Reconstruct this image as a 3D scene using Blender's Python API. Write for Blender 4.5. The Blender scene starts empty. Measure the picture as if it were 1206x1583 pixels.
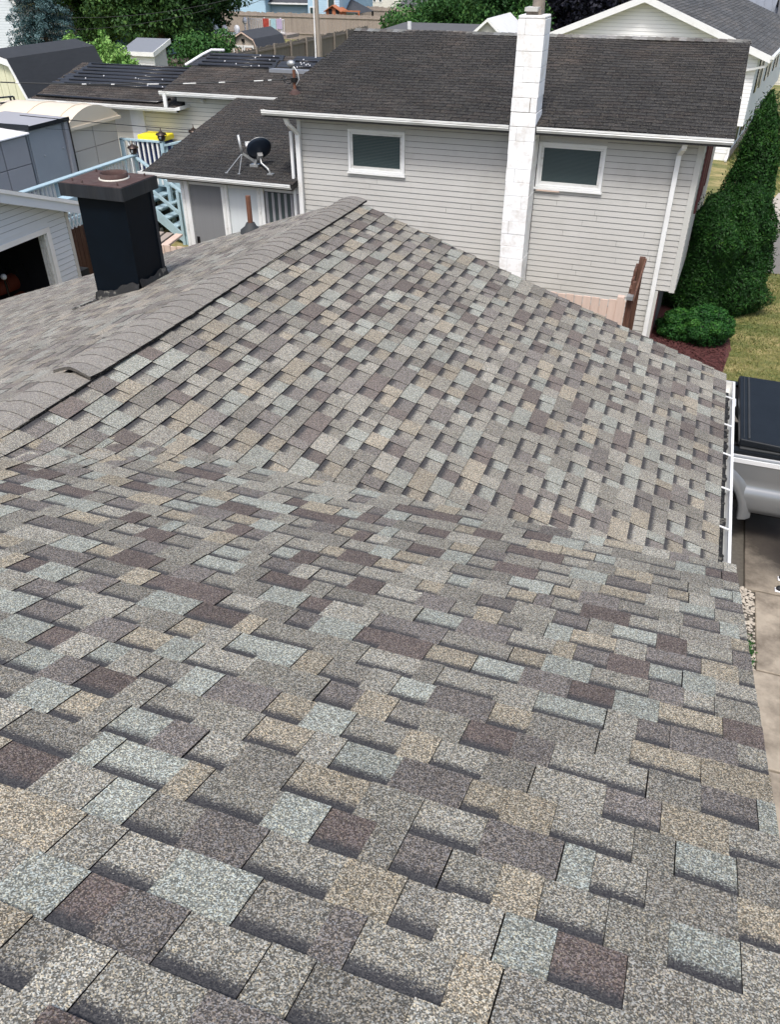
import bpy, math, random
import numpy as np
from mathutils import Vector, Matrix
random.seed(7); rng = np.random.default_rng(7)
scene = bpy.context.scene
COL = scene.collection

# ------------------------------------------------------------------ camera, world, sun, exposure
EYE = Vector((0, 0, 6.3)); PITCH = math.radians(35.2); YAW = math.radians(20.1)
cd = bpy.data.cameras.new('camera'); cam = bpy.data.objects.new('camera', cd); COL.objects.link(cam)
cam.location = EYE; cam.rotation_euler = (math.radians(90) - PITCH, 0, YAW)
cd.sensor_fit = 'VERTICAL'; cd.sensor_height = 24; cd.lens = 24 * 1230 / 1583
cd.clip_start = 0.05; cd.clip_end = 1500
scene.camera = cam
SUN_EL, SUN_AZ = 60, 176          # azimuth clockwise from +Y: behind the photographer
world = bpy.data.worlds.new("World"); scene.world = world; world.use_nodes = True
wn = world.node_tree.nodes; wl = world.node_tree.links
sky = wn.new('ShaderNodeTexSky'); sky.sky_type = 'NISHITA'; sky.sun_disc = False
sky.sun_elevation = math.radians(SUN_EL); sky.sun_rotation = math.radians(SUN_AZ)
sky.air_density = 1.0; sky.dust_density = 4.0; sky.ozone_density = 1.0
bg = wn['Background']; wl.new(sky.outputs[0], bg.inputs[0]); bg.inputs[1].default_value = 0.115
sd = bpy.data.lights.new('sun', 'SUN'); sd.energy = 1.5; sd.angle = math.radians(12); sd.color = (1.0, 0.98, 0.945)
sun = bpy.data.objects.new('sun', sd); COL.objects.link(sun)
a = math.radians(SUN_AZ); e = math.radians(SUN_EL)
sdir = Vector((math.sin(a) * math.cos(e), math.cos(a) * math.cos(e), math.sin(e)))
sun.rotation_euler = sdir.to_track_quat('Z', 'Y').to_euler(); sun.location = (0, -20, 40)
vs = scene.view_settings; vs.view_transform = 'Standard'; vs.look = 'None'; vs.gamma = 1; vs.exposure = 0.86
vs.use_curve_mapping = False

# ------------------------------------------------------------------ geometry of the view (used to read real distances)
FWD = Vector((-math.sin(YAW) * math.cos(PITCH), math.cos(YAW) * math.cos(PITCH), -math.sin(PITCH)))
RGT = Vector((math.cos(YAW), math.sin(YAW), 0)); UPV = RGT.cross(FWD)
def at(px, py, X=None, Y=None, Z=None):
    d = FWD * 1230 + RGT * (px - 603) + UPV * (791.5 - py)
    if X is not None: return EYE + d * (X / d.x)
    if Y is not None: return EYE + d * (Y / d.y)
    return EYE + d * ((Z - EYE.z) / d.z)

# ------------------------------------------------------------------ materials
MATS = {}
def new_mat(name):
    m = bpy.data.materials.new(name); m.use_nodes = True; MATS[name] = m
    nt = m.node_tree; b = nt.nodes['Principled BSDF']
    return m, nt, b
def node(nt, t, **kw):
    n = nt.nodes.new(t)
    for k, v in kw.items():
        if k.startswith('i_'): n.inputs[int(k[2:])].default_value = v
        else: setattr(n, k, v)
    return n
def lk(nt, a_, b_): nt.links.new(a_, b_)
def mixc(nt, fac, c1, c2, mode='MIX'):
    n = nt.nodes.new('ShaderNodeMix'); n.data_type = 'RGBA'; n.blend_type = mode
    for s, v in ((0, fac), (6, c1), (7, c2)):
        if isinstance(v, (int, float)): n.inputs[s].default_value = v
        elif isinstance(v, tuple): n.inputs[s].default_value = (*v, 1) if len(v) == 3 else v
        else: nt.links.new(v, n.inputs[s])
    return n.outputs[2]
def ramp(nt, src, stops, interp='LINEAR'):
    r = nt.nodes.new('ShaderNodeValToRGB'); r.color_ramp.interpolation = interp
    el = r.color_ramp.elements
    while len(el) < len(stops): el.new(0.5)
    for x, (p, c) in zip(el, stops):
        x.position = p; x.color = (*c, 1) if isinstance(c, tuple) else (c, c, c, 1)
    nt.links.new(src, r.inputs[0]); return r.outputs[0]
def wpos(nt):
    return nt.nodes.new('ShaderNodeNewGeometry').outputs['Position']
def noise(nt, scale, detail=3, rough=0.6, vec=None, stretch=None):
    n = nt.nodes.new('ShaderNodeTexNoise'); n.inputs['Scale'].default_value = scale
    n.inputs['Detail'].default_value = detail; n.inputs['Roughness'].default_value = rough
    v = vec or wpos(nt)
    if stretch:
        mp = nt.nodes.new('ShaderNodeMapping'); mp.inputs['Scale'].default_value = stretch
        nt.links.new(v, mp.inputs[0]); v = mp.outputs[0]
    nt.links.new(v, n.inputs['Vector']); return n.outputs[0]
def bump(nt, b, src, dist=0.002, strength=0.5):
    n = nt.nodes.new('ShaderNodeBump'); n.inputs['Distance'].default_value = dist; n.inputs['Strength'].default_value = strength
    nt.links.new(src, n.inputs['Height']); nt.links.new(n.outputs[0], b.inputs['Normal'])
def mat(name, col, rough=0.6, metal=0.0, var=0.12, scale=6.0, dirt=None, dirt_amt=0.3, dirt_scale=2.0, stretch=None, bmp=0.0, bscale=60, spec=0.5, dlo=0.48, dhi=0.75):
    m, nt, b = new_mat(name)
    lo = tuple(c * (1 - var) for c in col); hi = tuple(min(1, c * (1 + var)) for c in col)
    c = mixc(nt, noise(nt, scale, stretch=stretch), lo, hi)
    if dirt:
        f = ramp(nt, noise(nt, dirt_scale, 5, 0.7, stretch=stretch), [(dlo, 0.0), (dhi, dirt_amt)])
        c = mixc(nt, f, c, dirt)
    lk(nt, c, b.inputs['Base Color']); b.inputs['Roughness'].default_value = rough; b.inputs['Metallic'].default_value = metal
    b.inputs['Specular IOR Level'].default_value = spec
    if bmp: bump(nt, b, noise(nt, bscale), bmp)
    return m

def shingle_mat(name, gscale, contrast, streak=0.0):
    """ceramic granules: every piece brings its own mean colour, 'band' marks the printed dark strip under the course above"""
    m, nt, b = new_mat(name)
    at_ = node(nt, 'ShaderNodeAttribute', attribute_name='tone'); ab = node(nt, 'ShaderNodeAttribute', attribute_name='band')
    ac = node(nt, 'ShaderNodeAttribute', attribute_name='speck')
    uv = node(nt, 'ShaderNodeUVMap'); sep = node(nt, 'ShaderNodeSeparateXYZ'); lk(nt, uv.outputs[0], sep.inputs[0])
    vo = node(nt, 'ShaderNodeTexVoronoi'); vo.inputs['Scale'].default_value = gscale; lk(nt, wpos(nt), vo.inputs['Vector'])
    g = node(nt, 'ShaderNodeSeparateColor'); lk(nt, vo.outputs['Color'], g.inputs[0])
    n2 = noise(nt, gscale * 0.35, 2)
    fac = node(nt, 'ShaderNodeMath', operation='ADD'); lk(nt, g.outputs[0], fac.inputs[0]); 
    k = node(nt, 'ShaderNodeMath', operation='MULTIPLY_ADD'); lk(nt, n2, k.inputs[0]); k.inputs[1].default_value = 0.6; k.inputs[2].default_value = -0.30
    lk(nt, k.outputs[0], fac.inputs[1])
    r = ramp(nt, fac.outputs[0], [(0.0, 0.16), (0.34, 0.36), (0.55, 0.9), (0.76, 1.75), (1.0, 2.7)])
    warm = ramp(nt, g.outputs[1], [(0.0, (1.16, 1.03, 0.80)), (0.5, (1.0, 0.99, 0.99)), (1.0, (0.9, 1.0, 1.09))])
    gran = mixc(nt, 1.0, r, warm, 'MULTIPLY')
    cf = node(nt, 'ShaderNodeMath', operation='MULTIPLY'); lk(nt, ac.outputs['Fac'], cf.inputs[0]); cf.inputs[1].default_value = contrast
    gm = mixc(nt, cf.outputs[0], (0.95, 0.95, 0.95), gran)
    c = mixc(nt, 1.0, at_.outputs['Color'], gm, 'MULTIPLY')
    # pale stray granules
    st = ramp(nt, g.outputs[2], [(0.93, 0.0), (0.94, 0.5)])
    c = mixc(nt, st, c, (0.38, 0.34, 0.27))
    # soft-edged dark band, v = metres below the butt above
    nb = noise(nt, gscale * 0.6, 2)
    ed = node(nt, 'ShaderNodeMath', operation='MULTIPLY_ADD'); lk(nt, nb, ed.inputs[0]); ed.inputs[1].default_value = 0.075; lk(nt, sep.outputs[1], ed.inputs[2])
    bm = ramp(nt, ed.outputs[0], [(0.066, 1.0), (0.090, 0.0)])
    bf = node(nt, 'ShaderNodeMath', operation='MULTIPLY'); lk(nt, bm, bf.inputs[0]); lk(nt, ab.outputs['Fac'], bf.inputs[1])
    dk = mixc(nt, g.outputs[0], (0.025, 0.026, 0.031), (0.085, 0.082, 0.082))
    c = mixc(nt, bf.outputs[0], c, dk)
    big = ramp(nt, noise(nt, 1.3, 4, 0.6), [(0.3, 0.88), (0.7, 1.1)])
    c = mixc(nt, 1.0, c, big, 'MULTIPLY')
    if streak:
        s = ramp(nt, noise(nt, 1.0, 4, 0.6, stretch=(0.9, 0.35, 0.9)), [(0.40, (0.86, 0.87, 0.88)), (0.55, (1.0, 0.99, 0.98)), (0.75, (1.35, 1.25, 1.16))])
        c = mixc(nt, streak, c, mixc(nt, 1.0, c, s, 'MULTIPLY'))
    lk(nt, c, b.inputs['Base Color']); b.inputs['Roughness'].default_value = 0.92; b.inputs['Specular IOR Level'].default_value = 0.25
    bp = node(nt, 'ShaderNodeBump'); bp.inputs['Distance'].default_value = 0.0025; bp.inputs['Strength'].default_value = 0.55
    lk(nt, g.outputs[0], bp.inputs['Height']); lk(nt, bp.outputs[0], b.inputs['Normal'])
    return m
SHINGLE = shingle_mat('granule_shingle', 345, 0.8)
OLDSH = shingle_mat('aged_shingle', 150, 0.5, 1.0)

beige_siding = mat('beige_vinyl', (0.49, 0.485, 0.46), 0.5, var=0.06, scale=1.5, dirt=(0.33, 0.32, 0.29), dirt_amt=0.45, dirt_scale=1.2)
cream_siding = mat('cream_vinyl', (0.64, 0.63, 0.565), 0.5, var=0.05, dirt=(0.4, 0.38, 0.33), dirt_amt=0.3, dirt_scale=1.5)
blue_and_shade_siding = mat('pale_blue_and_shade_vinyl', (0.60, 0.65, 0.69), 0.5, var=0.05, scale=2)  # blue vinyl; also paints the shaded side of the white house
sky_siding = mat('light_blue_vinyl', (0.42, 0.60, 0.72), 0.55, var=0.06, scale=2)
steel_siding = mat('slate_blue_vinyl', (0.26, 0.37, 0.45), 0.55, var=0.06, scale=2)
white_siding = mat('white_vinyl', (0.88, 0.88, 0.87), 0.5, var=0.03, scale=2)
white_paint = mat('white_paint', (0.78, 0.79, 0.78), 0.45, var=0.04, dirt=(0.45, 0.43, 0.38), dirt_amt=0.3, dirt_scale=3)
gutter_white = mat('gutter_white', (0.76, 0.77, 0.75), 0.35, var=0.05, dirt=(0.30, 0.27, 0.22), dirt_amt=0.6, dirt_scale=3, stretch=(0.6, 1, 3))
lap_shade = mat('lap_shade_backing', (0.10, 0.10, 0.095), 0.9)  # dark wall backing paints the shadow line under each siding lap
blue_lap_shade = mat('blue_lap_shade_backing', (0.10, 0.12, 0.14), 0.9)  # painted lap shadow behind the garage boards
pale_sheath = mat('pale_sheathing', (0.5, 0.5, 0.5), 0.9)
corner_grey = mat('corner_trim', (0.52, 0.52, 0.49), 0.5, var=0.04)
block_white = mat('painted_block', (0.88, 0.89, 0.89), 0.7, var=0.03, scale=4, dirt=(0.42, 0.36, 0.28), dirt_amt=0.5, dirt_scale=5, bmp=0.004, bscale=45)
mortar = mat('dark_mortar', (0.22, 0.19, 0.16), 0.9, var=0.4, scale=9)
black_metal = mat('black_chimney_metal', (0.0018, 0.0045, 0.0085), 0.5, var=0.4, scale=5, spec=0.12)
black_cap = mat('weathered_cap_metal', (0.020, 0.023, 0.028), 0.5, spec=.25, var=0.5, scale=3, stretch=(6, 6, 0.6), dirt=(0.06, 0.056, 0.055), dirt_amt=0.4)
rust = mat('rust', (0.065, 0.036, 0.032), 0.9, var=0.5, scale=14, dirt=(0.10, 0.078, 0.07), dirt_amt=0.8, dirt_scale=9, bmp=0.002)
rust_pipe = mat('rusty_pipe', (0.14, 0.06, 0.035), 0.85, var=0.3, scale=20)
tar = mat('roofing_tar', (0.014, 0.014, 0.014), 0.6, var=0.5, scale=30, dirt=(0.24, 0.23, 0.2), dirt_amt=0.55, dlo=.56, dhi=.62, dirt_scale=14, bmp=0.01, bscale=40)
rubber = mat('black_rubber', (0.03, 0.033, 0.035), 0.7, var=0.3)
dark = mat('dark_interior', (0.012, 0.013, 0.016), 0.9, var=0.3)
maroon = mat('maroon_paint', (0.10, 0.025, 0.03), 0.5)
tan_wood = mat('tan_painted_wood', (0.60, 0.46, 0.38), 0.8, var=0.1, scale=3, stretch=(6, 6, 0.8), dirt=(0.4, 0.3, 0.24), dirt_amt=0.4)
brown_wood = mat('brown_wood', (0.085, 0.035, 0.022), 0.75, var=0.4, scale=4, stretch=(8, 8, 0.7), dirt=(0.25, 0.16, 0.1), dirt_amt=0.4)
grey_wood = mat('weathered_wood', (0.33, 0.28, 0.24), 0.9, var=0.25, scale=2, stretch=(4, 4, 0.3), dirt=(0.16, 0.13, 0.11), dirt_amt=0.6, dirt_scale=1)
dark_wood = mat('dark_weathered_wood', (0.20, 0.175, 0.15), 0.9, var=0.3, scale=2, stretch=(4, 4, 0.3))
orange_wood = mat('cedar_playset', (0.42, 0.15, 0.07), 0.8, var=0.15)
deck_blue = mat('light_blue_paint', (0.37, 0.51, 0.58), 0.6, var=0.1, scale=4, dirt=(0.25, 0.33, 0.36), dirt_amt=0.6, dirt_scale=4)
resin_grey = mat('grey_resin', (0.33, 0.33, 0.35), 0.55, var=0.08, scale=2)
resin_door = mat('slate_resin', (0.30, 0.325, 0.355), 0.55, var=0.08, scale=2)
resin_beige = mat('beige_resin', (0.50, 0.46, 0.41), 0.55, var=0.05, scale=2)
resin_cream = mat('cream_resin', (0.66, 0.58, 0.46), 0.5, var=0.05, scale=2)
barn_wall = mat('cream_board', (0.66, 0.65, 0.47), 0.8, var=0.1, scale=3, stretch=(5, 5, 0.5), dirt=(0.35, 0.37, 0.25), dirt_amt=0.4)
black_mat = mat('black_solar_mat', (0.026, 0.028, 0.033), 0.5, var=0.3, scale=3)
bronze = mat('dark_bronze', (0.05, 0.035, 0.03), 0.35, metal=0.6)
galv = mat('galvanised_steel', (0.42, 0.43, 0.43), 0.4, metal=0.6, var=0.2, scale=20)
lnb_grey = mat('light_grey_plastic', (0.6, 0.61, 0.6), 0.5)
dish_blue = mat('dark_blue_dish', (0.012, 0.022, 0.04), 0.45)
yellow = mat('yellow_plastic', (0.85, 0.72, 0.03), 0.4, var=0.05)
navy = mat('navy_cloth', (0.01, 0.03, 0.13), 0.8)
orange = mat('orange_plastic', (0.20, 0.035, 0.012), 0.8)
white_plastic = mat('white_plastic', (0.8, 0.8, 0.82), 0.4)
black_gloss = mat('black_gloss', (0.01, 0.01, 0.012), 0.2)
black_mattemat = mat('black_tonneau', (0.010, 0.013, 0.017), 0.5, spec=.22, var=0.5, scale=3, bmp=0.001, bscale=300)
silver = mat('silver_paint', (0.26, 0.275, 0.29), 0.28, metal=0.55, var=0.03)
silver_light = mat('bright_trim', (0.8, 0.82, 0.84), 0.3, metal=0.2, var=0.02)
tail_red = mat('red_lens', (0.35, 0.01, 0.01), 0.2)
def add_stain_shade(m, centre, radius, col, amt):
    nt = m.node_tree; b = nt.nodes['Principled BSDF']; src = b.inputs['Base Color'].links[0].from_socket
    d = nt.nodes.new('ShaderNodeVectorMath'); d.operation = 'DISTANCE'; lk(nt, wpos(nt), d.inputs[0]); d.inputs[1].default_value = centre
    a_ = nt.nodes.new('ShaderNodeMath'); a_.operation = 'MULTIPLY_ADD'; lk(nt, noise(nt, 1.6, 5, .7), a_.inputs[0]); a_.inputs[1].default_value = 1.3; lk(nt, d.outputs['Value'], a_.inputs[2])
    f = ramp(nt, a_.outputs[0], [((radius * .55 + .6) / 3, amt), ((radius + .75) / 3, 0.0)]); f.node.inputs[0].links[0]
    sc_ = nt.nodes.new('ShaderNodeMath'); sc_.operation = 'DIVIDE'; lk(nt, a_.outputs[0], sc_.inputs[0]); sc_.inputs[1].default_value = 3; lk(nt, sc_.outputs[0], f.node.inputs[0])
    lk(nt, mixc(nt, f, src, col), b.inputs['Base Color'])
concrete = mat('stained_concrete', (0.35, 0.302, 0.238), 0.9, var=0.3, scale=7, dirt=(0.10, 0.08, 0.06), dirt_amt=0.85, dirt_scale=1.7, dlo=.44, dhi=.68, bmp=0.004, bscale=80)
add_stain_shade(concrete, (2.0, 9.6, .05), 1.25, (0.028, 0.022, 0.018), .93)  # oil stain with the shade under the truck painted in
walk_conc = mat('pale_concrete', (0.42, 0.38, 0.33), 0.9, var=0.12, scale=3)
asphalt_mat = mat('asphalt', (0.17, 0.16, 0.145), 0.9, var=0.3, scale=20)
mulch_m = mat('red_mulch', (0.075, 0.022, 0.022), 0.95, var=0.6, scale=30, dirt=(0.16, 0.07, 0.05), dirt_amt=0.5, dirt_scale=22, bmp=0.02, bscale=35)
pebble_m = mat('pebble', (0.42, 0.38, 0.32), 0.8, var=0.5, scale=13)
skin_m = mat('skin', (0.48, 0.27, 0.18), 0.5)
cloth_blue = mat('blue_sock', (0.16, 0.20, 0.28), 0.9)
cloth_grey = mat('grey_cloth', (0.25, 0.26, 0.28), 0.9)
hair_m = mat('brown_hair', (0.05, 0.03, 0.02), 0.7)
shoe_black = mat('black_shoe', (0.015, 0.015, 0.018), 0.6)
far_metal = mat('grey_metal_roof', (0.20, 0.215, 0.24), 0.5, var=0.1)
lavender = mat('lavender_towel', (0.5, 0.42, 0.6), 0.9); towel_blue = mat('pale_blue_towel', (0.4, 0.6, 0.66), 0.9)
towel_red = mat('red_pattern_towel', (0.45, 0.07, 0.05), 0.9, var=0.6, scale=9)
grass_blade_m = None
def glass(name, col, rough=0.08):
    m, nt, b = new_mat(name); b.inputs['Base Color'].default_value = (*col, 1); b.inputs['Roughness'].default_value = rough
    b.inputs['Specular IOR Level'].default_value = 0.8; return m
win_glass = glass('window_glass', (0.05, 0.075, 0.075), 0.12)
blind_m = mat('window_blind', (0.055, 0.078, 0.08), 0.4, var=0.05)
def lawn_mat():
    m, nt, b = new_mat('dry_lawn')
    n1 = noise(nt, 0.9, 5, 0.7, stretch=(1.0, 1.6, 1)); n2 = noise(nt, 14, 4, 0.7, stretch=(0.6, 2.2, 1))
    c = ramp(nt, n1, [(0.36, (0.085, 0.115, 0.028)), (0.5, (0.17, 0.165, 0.055)), (0.64, (0.33, 0.27, 0.12))])
    c = mixc(nt, 0.75, c, ramp(nt, n2, [(0.3, 0.45), (0.7, 1.45)]), 'MULTIPLY')
    lk(nt, c, b.inputs['Base Color']); b.inputs['Roughness'].default_value = 0.95; bump(nt, b, n2, 0.03, 0.6); return m
LAWN = lawn_mat()
def leaf_mat(name, c1, c2, c3, rough=0.6, trans=0.0):
    m, nt, b = new_mat(name)
    t = node(nt, 'ShaderNodeAttribute', attribute_name='tone')
    s = node(nt, 'ShaderNodeSeparateColor'); lk(nt, t.outputs['Color'], s.inputs[0])
    c = ramp(nt, s.outputs[0], [(0.0, c1), (0.55, c2), (1.0, c3)])
    lk(nt, c, b.inputs['Base Color']); b.inputs['Roughness'].default_value = rough; b.inputs['Specular IOR Level'].default_value = 0.25
    return m
L_arb = leaf_mat('arborvitae_leaf', (0.004, 0.020, 0.004), (0.018, 0.074, 0.010), (0.075, 0.17, 0.018))
L_box = leaf_mat('boxwood_leaf', (0.006, 0.032, 0.008), (0.018, 0.085, 0.014), (0.065, 0.19, 0.028))
L_dark = leaf_mat('dark_tree_leaf', (0.010, 0.030, 0.010), (0.032, 0.085, 0.020), (0.10, 0.19, 0.045))
L_mid = leaf_mat('mid_tree_leaf', (0.015, 0.05, 0.012), (0.035, 0.11, 0.025), (0.10, 0.22, 0.05))
L_light = leaf_mat('light_tree_leaf', (0.04, 0.11, 0.025), (0.11, 0.25, 0.05), (0.25, 0.42, 0.12))
L_spruce = leaf_mat('blue_spruce_needle', (0.01, 0.026, 0.027), (0.035, 0.08, 0.085), (0.13, 0.21, 0.22))
L_purple = leaf_mat('purple_leaf', (0.006, 0.007, 0.014), (0.012, 0.013, 0.024), (0.03, 0.026, 0.04))
L_grass = leaf_mat('grass_blade', (0.06, 0.09, 0.02), (0.16, 0.17, 0.05), (0.36, 0.31, 0.14))
L_palm = leaf_mat('dark_frond', (0.01, 0.015, 0.01), (0.02, 0.03, 0.015), (0.04, 0.05, 0.03))
bark = mat('bark', (0.10, 0.075, 0.055), 0.9, var=0.4, scale=10, stretch=(3, 3, 0.6))
pole_wood = mat('pole_wood', (0.30, 0.26, 0.22), 0.9, var=0.2, stretch=(6, 6, 0.4))

# ------------------------------------------------------------------ builders
def setp(o, **kw):
    for k, v in kw.items():
        if v is not None: o[k] = v
    return o
def thing(name, label, cat, loc=(0, 0, 0), group=None, rz=0.0):
    o = bpy.data.objects.new(name, None); COL.objects.link(o); o.empty_display_size = 0.2
    o.location = loc; o.rotation_euler = (0, 0, rz)
    o['_mw'] = 0; del o['_mw']
    return setp(o, label=label, category=cat, group=group)
def wmat(o):
    m = Matrix.Identity(4)
    while o is not None:
        m = (Matrix.Translation(o.location) @ o.rotation_euler.to_matrix().to_4x4()) @ m; o = o.parent
    return m
def link_mesh(name, V, F, material, parent=None, local=False, smooth=False, tones=None, bands=None, specks=None, uvs=None, **props):
    me = bpy.data.meshes.new(name)
    V = np.asarray(V, dtype=np.float64).reshape(-1, 3)
    if parent is not None and not local:
        inv = np.array(wmat(parent).inverted()); V = V @ inv[:3, :3].T + inv[:3, 3]
    if isinstance(F, np.ndarray):
        n, k = F.shape
        me.vertices.add(len(V)); me.vertices.foreach_set('co', V.ravel().astype(np.float32))
        me.loops.add(n * k); me.loops.foreach_set('vertex_index', F.ravel().astype(np.int32))
        me.polygons.add(n); me.polygons.foreach_set('loop_start', np.arange(0, n * k, k, dtype=np.int32))
        me.update(calc_edges=True)
    else:
        me.from_pydata(V.tolist(), [], F)
    if material is not None: me.materials.append(material)
    if smooth: me.polygons.foreach_set('use_smooth', [True] * len(me.polygons))
    if tones is not None:
        at_ = me.attributes.new('tone', 'FLOAT_VECTOR', 'FACE'); at_.data.foreach_set('vector', np.asarray(tones, dtype=np.float32).ravel())
    if bands is not None:
        at_ = me.attributes.new('band', 'FLOAT', 'FACE'); at_.data.foreach_set('value', np.asarray(bands, dtype=np.float32))
    if specks is not None:
        at_ = me.attributes.new('speck', 'FLOAT', 'FACE'); at_.data.foreach_set('value', np.asarray(specks, dtype=np.float32))
    if uvs is not None:
        ul = me.uv_layers.new(name='UVMap'); ul.data.foreach_set('uv', np.asarray(uvs, dtype=np.float32).ravel())
    o = bpy.data.objects.new(name, me); COL.objects.link(o)
    if parent is not None: o.parent = parent
    return setp(o, **props)
class MB:
    def __init__(s): s.v = []; s.f = []
    def add(s, v, f):
        n = len(s.v); s.v += [tuple(p) for p in v]; s.f += [tuple(i + n for i in q) for q in f]; return s
    def box(s, x0, y0, z0, x1, y1, z1):
        v = [(x0, y0, z0), (x1, y0, z0), (x1, y1, z0), (x0, y1, z0), (x0, y0, z1), (x1, y0, z1), (x1, y1, z1), (x0, y1, z1)]
        return s.add(v, [(0, 3, 2, 1), (4, 5, 6, 7), (0, 1, 5, 4), (1, 2, 6, 5), (2, 3, 7, 6), (3, 0, 4, 7)])
    def hexa(s, v): return s.add(v, [(0, 3, 2, 1), (4, 5, 6, 7), (0, 1, 5, 4), (1, 2, 6, 5), (2, 3, 7, 6), (3, 0, 4, 7)])
    def prism(s, poly, axis, a0, a1):
        """poly: 2D points in the other two axes, extruded along axis"""
        def P(p, a_): return {'x': (a_, p[0], p[1]), 'y': (p[0], a_, p[1]), 'z': (p[0], p[1], a_)}[axis]
        n = len(poly); v = [P(p, a0) for p in poly] + [P(p, a1) for p in poly]
        f = [tuple(range(n)), tuple(range(2 * n - 1, n - 1, -1))] + [(i, i + n, (i + 1) % n + n, (i + 1) % n) for i in range(n)]
        return s.add(v, f)
    def tube(s, pts, r, n=8, caps=True):
        pts = [Vector(p) for p in pts]; rs = r if isinstance(r, (list, tuple)) else [r] * len(pts)
        v = []; ref = Vector((0.31, 0.2, 0.93))
        for i, p in enumerate(pts):
            t = (pts[min(i + 1, len(pts) - 1)] - pts[max(i - 1, 0)]).normalized()
            a_ = t.cross(ref)
            if a_.length < 0.1: a_ = t.cross(Vector((1, 0, 0)))
            a_.normalize(); b_ = t.cross(a_)
            v += [p + (a_ * math.cos(q) + b_ * math.sin(q)) * rs[i] for q in [2 * math.pi * k / n for k in range(n)]]
        f = [(i * n + k, i * n + (k + 1) % n, (i + 1) * n + (k + 1) % n, (i + 1) * n + k) for i in range(len(pts) - 1) for k in range(n)]
        if caps: f += [tuple(range(n - 1, -1, -1)), tuple(range((len(pts) - 1) * n, len(pts) * n))]
        return s.add(v, f)
    def lathe(s, c, prof, n=16, squash=(1, 1)):
        v = [(c[0] + r * squash[0] * math.cos(2 * math.pi * k / n), c[1] + r * squash[1] * math.sin(2 * math.pi * k / n), c[2] + z) for r, z in prof for k in range(n)]
        f = [(i * n + k, i * n + (k + 1) % n, (i + 1) * n + (k + 1) % n, (i + 1) * n + k) for i in range(len(prof) - 1) for k in range(n)]
        return s.add(v, f)
    def bar(s, p, q, w, h):
        p = Vector(p); q = Vector(q); t = (q - p).normalized(); sd_ = t.cross(Vector((0, 0, 1)))
        if sd_.length < 0.05: sd_ = Vector((1, 0, 0))
        sd_.normalize(); up = sd_.cross(t)
        v = [c + sd_ * a_ * w / 2 + up * b_ * h / 2 for c in (p, q) for a_, b_ in ((-1, -1), (1, -1), (1, 1), (-1, 1))]
        return s.add(v, [(3, 2, 1, 0), (4, 5, 6, 7), (0, 1, 5, 4), (1, 2, 6, 5), (2, 3, 7, 6), (3, 0, 4, 7)])
    def sphere(s, c, r, n=10, m=7, sq=(1, 1, 1)):
        prof = [(r * math.sin(math.pi * i / m) * 1.0 + 1e-4, -r * math.cos(math.pi * i / m) * sq[2]) for i in range(m + 1)]
        return s.lathe(c, prof, n, (sq[0], sq[1]))
    def build(s, name, material, parent=None, local=False, smooth=False, **kw):
        return link_mesh(name, s.v, s.f, material, parent, local, smooth, **kw)
def part(name, material, parent, **kw):
    """quick box part"""
    b = kw.pop('box'); return MB().box(*b).build(name, material, parent, **kw)
def bevel(o, w=0.01, seg=2):
    m = o.modifiers.new('bevel', 'BEVEL'); m.width = w; m.segments = seg; m.limit_method = 'ANGLE'; return o

# ---- shingle fields
def clip(poly, a_, b_, c_):
    out = []
    for i in range(len(poly)):
        p = poly[i]; q = poly[(i + 1) % len(poly)]; dp = a_ * p[0] + b_ * p[1] - c_; dq = a_ * q[0] + b_ * q[1] - c_
        if dp <= 0: out.append(p)
        if (dp < 0 < dq) or (dq < 0 < dp):
            t = dp / (dp - dq); out.append((p[0] + t * (q[0] - p[0]), p[1] + t * (q[1] - p[1])))
    return out
def area2(p): return 0.5 * abs(sum(p[i][0] * p[(i + 1) % len(p)][1] - p[(i + 1) % len(p)][0] * p[i][1] for i in range(len(p))))
def lam_row(u0, u1, cuts=(0.08, 0.11, 0.14, 0.17, 0.20, 0.23), ws=1.0):
    """one course of laminated shingles: raised tabs and lower cut-outs in turn -> (u0, u1, raised, gap_before)"""
    u = u0 - random.uniform(0, 0.9); out = []
    while u < u1:
        end = u + 1.0; k = random.random() < 0.5; first = True
        while u < end - 1e-6:
            w = random.choice([0.10, 0.13, 0.15, 0.17, 0.19, 0.22, 0.26]) if k else random.choice(cuts)
            w *= ws
            if end - u - w < 0.07: w = end - u
            if u + w > u0: out.append((u, u + w, k, first))
            u += w; k = not k; first = False
    return out
TONES = [((0.222, 0.213, 0.184), 1.0, 24), ((0.264, 0.254, 0.220), 1.0, 15), ((0.184, 0.175, 0.153), 1.0, 14), ((0.268, 0.240, 0.188), 1.0, 12), ((0.274, 0.287, 0.256), 0.9, 14), ((0.112, 0.092, 0.085), 0.8, 9), ((0.150, 0.137, 0.128), 0.95, 12)]
def lam_tone(muted=0.0, avoid=()):
    for _ in range(4):
        i = random.choices(range(len(TONES)), [x[2] for x in TONES])[0]
        if i not in avoid: break
    t, c, _ = TONES[i]
    j = random.uniform(0.86, 1.13); g = (0.236, 0.222, 0.205)
    return tuple((x * (1 - muted) + y * muted) * j for x, y in zip(t, g)), c * (1 - 0.3 * muted), i
EDGE = (0.008, 0.008, 0.009)
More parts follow.
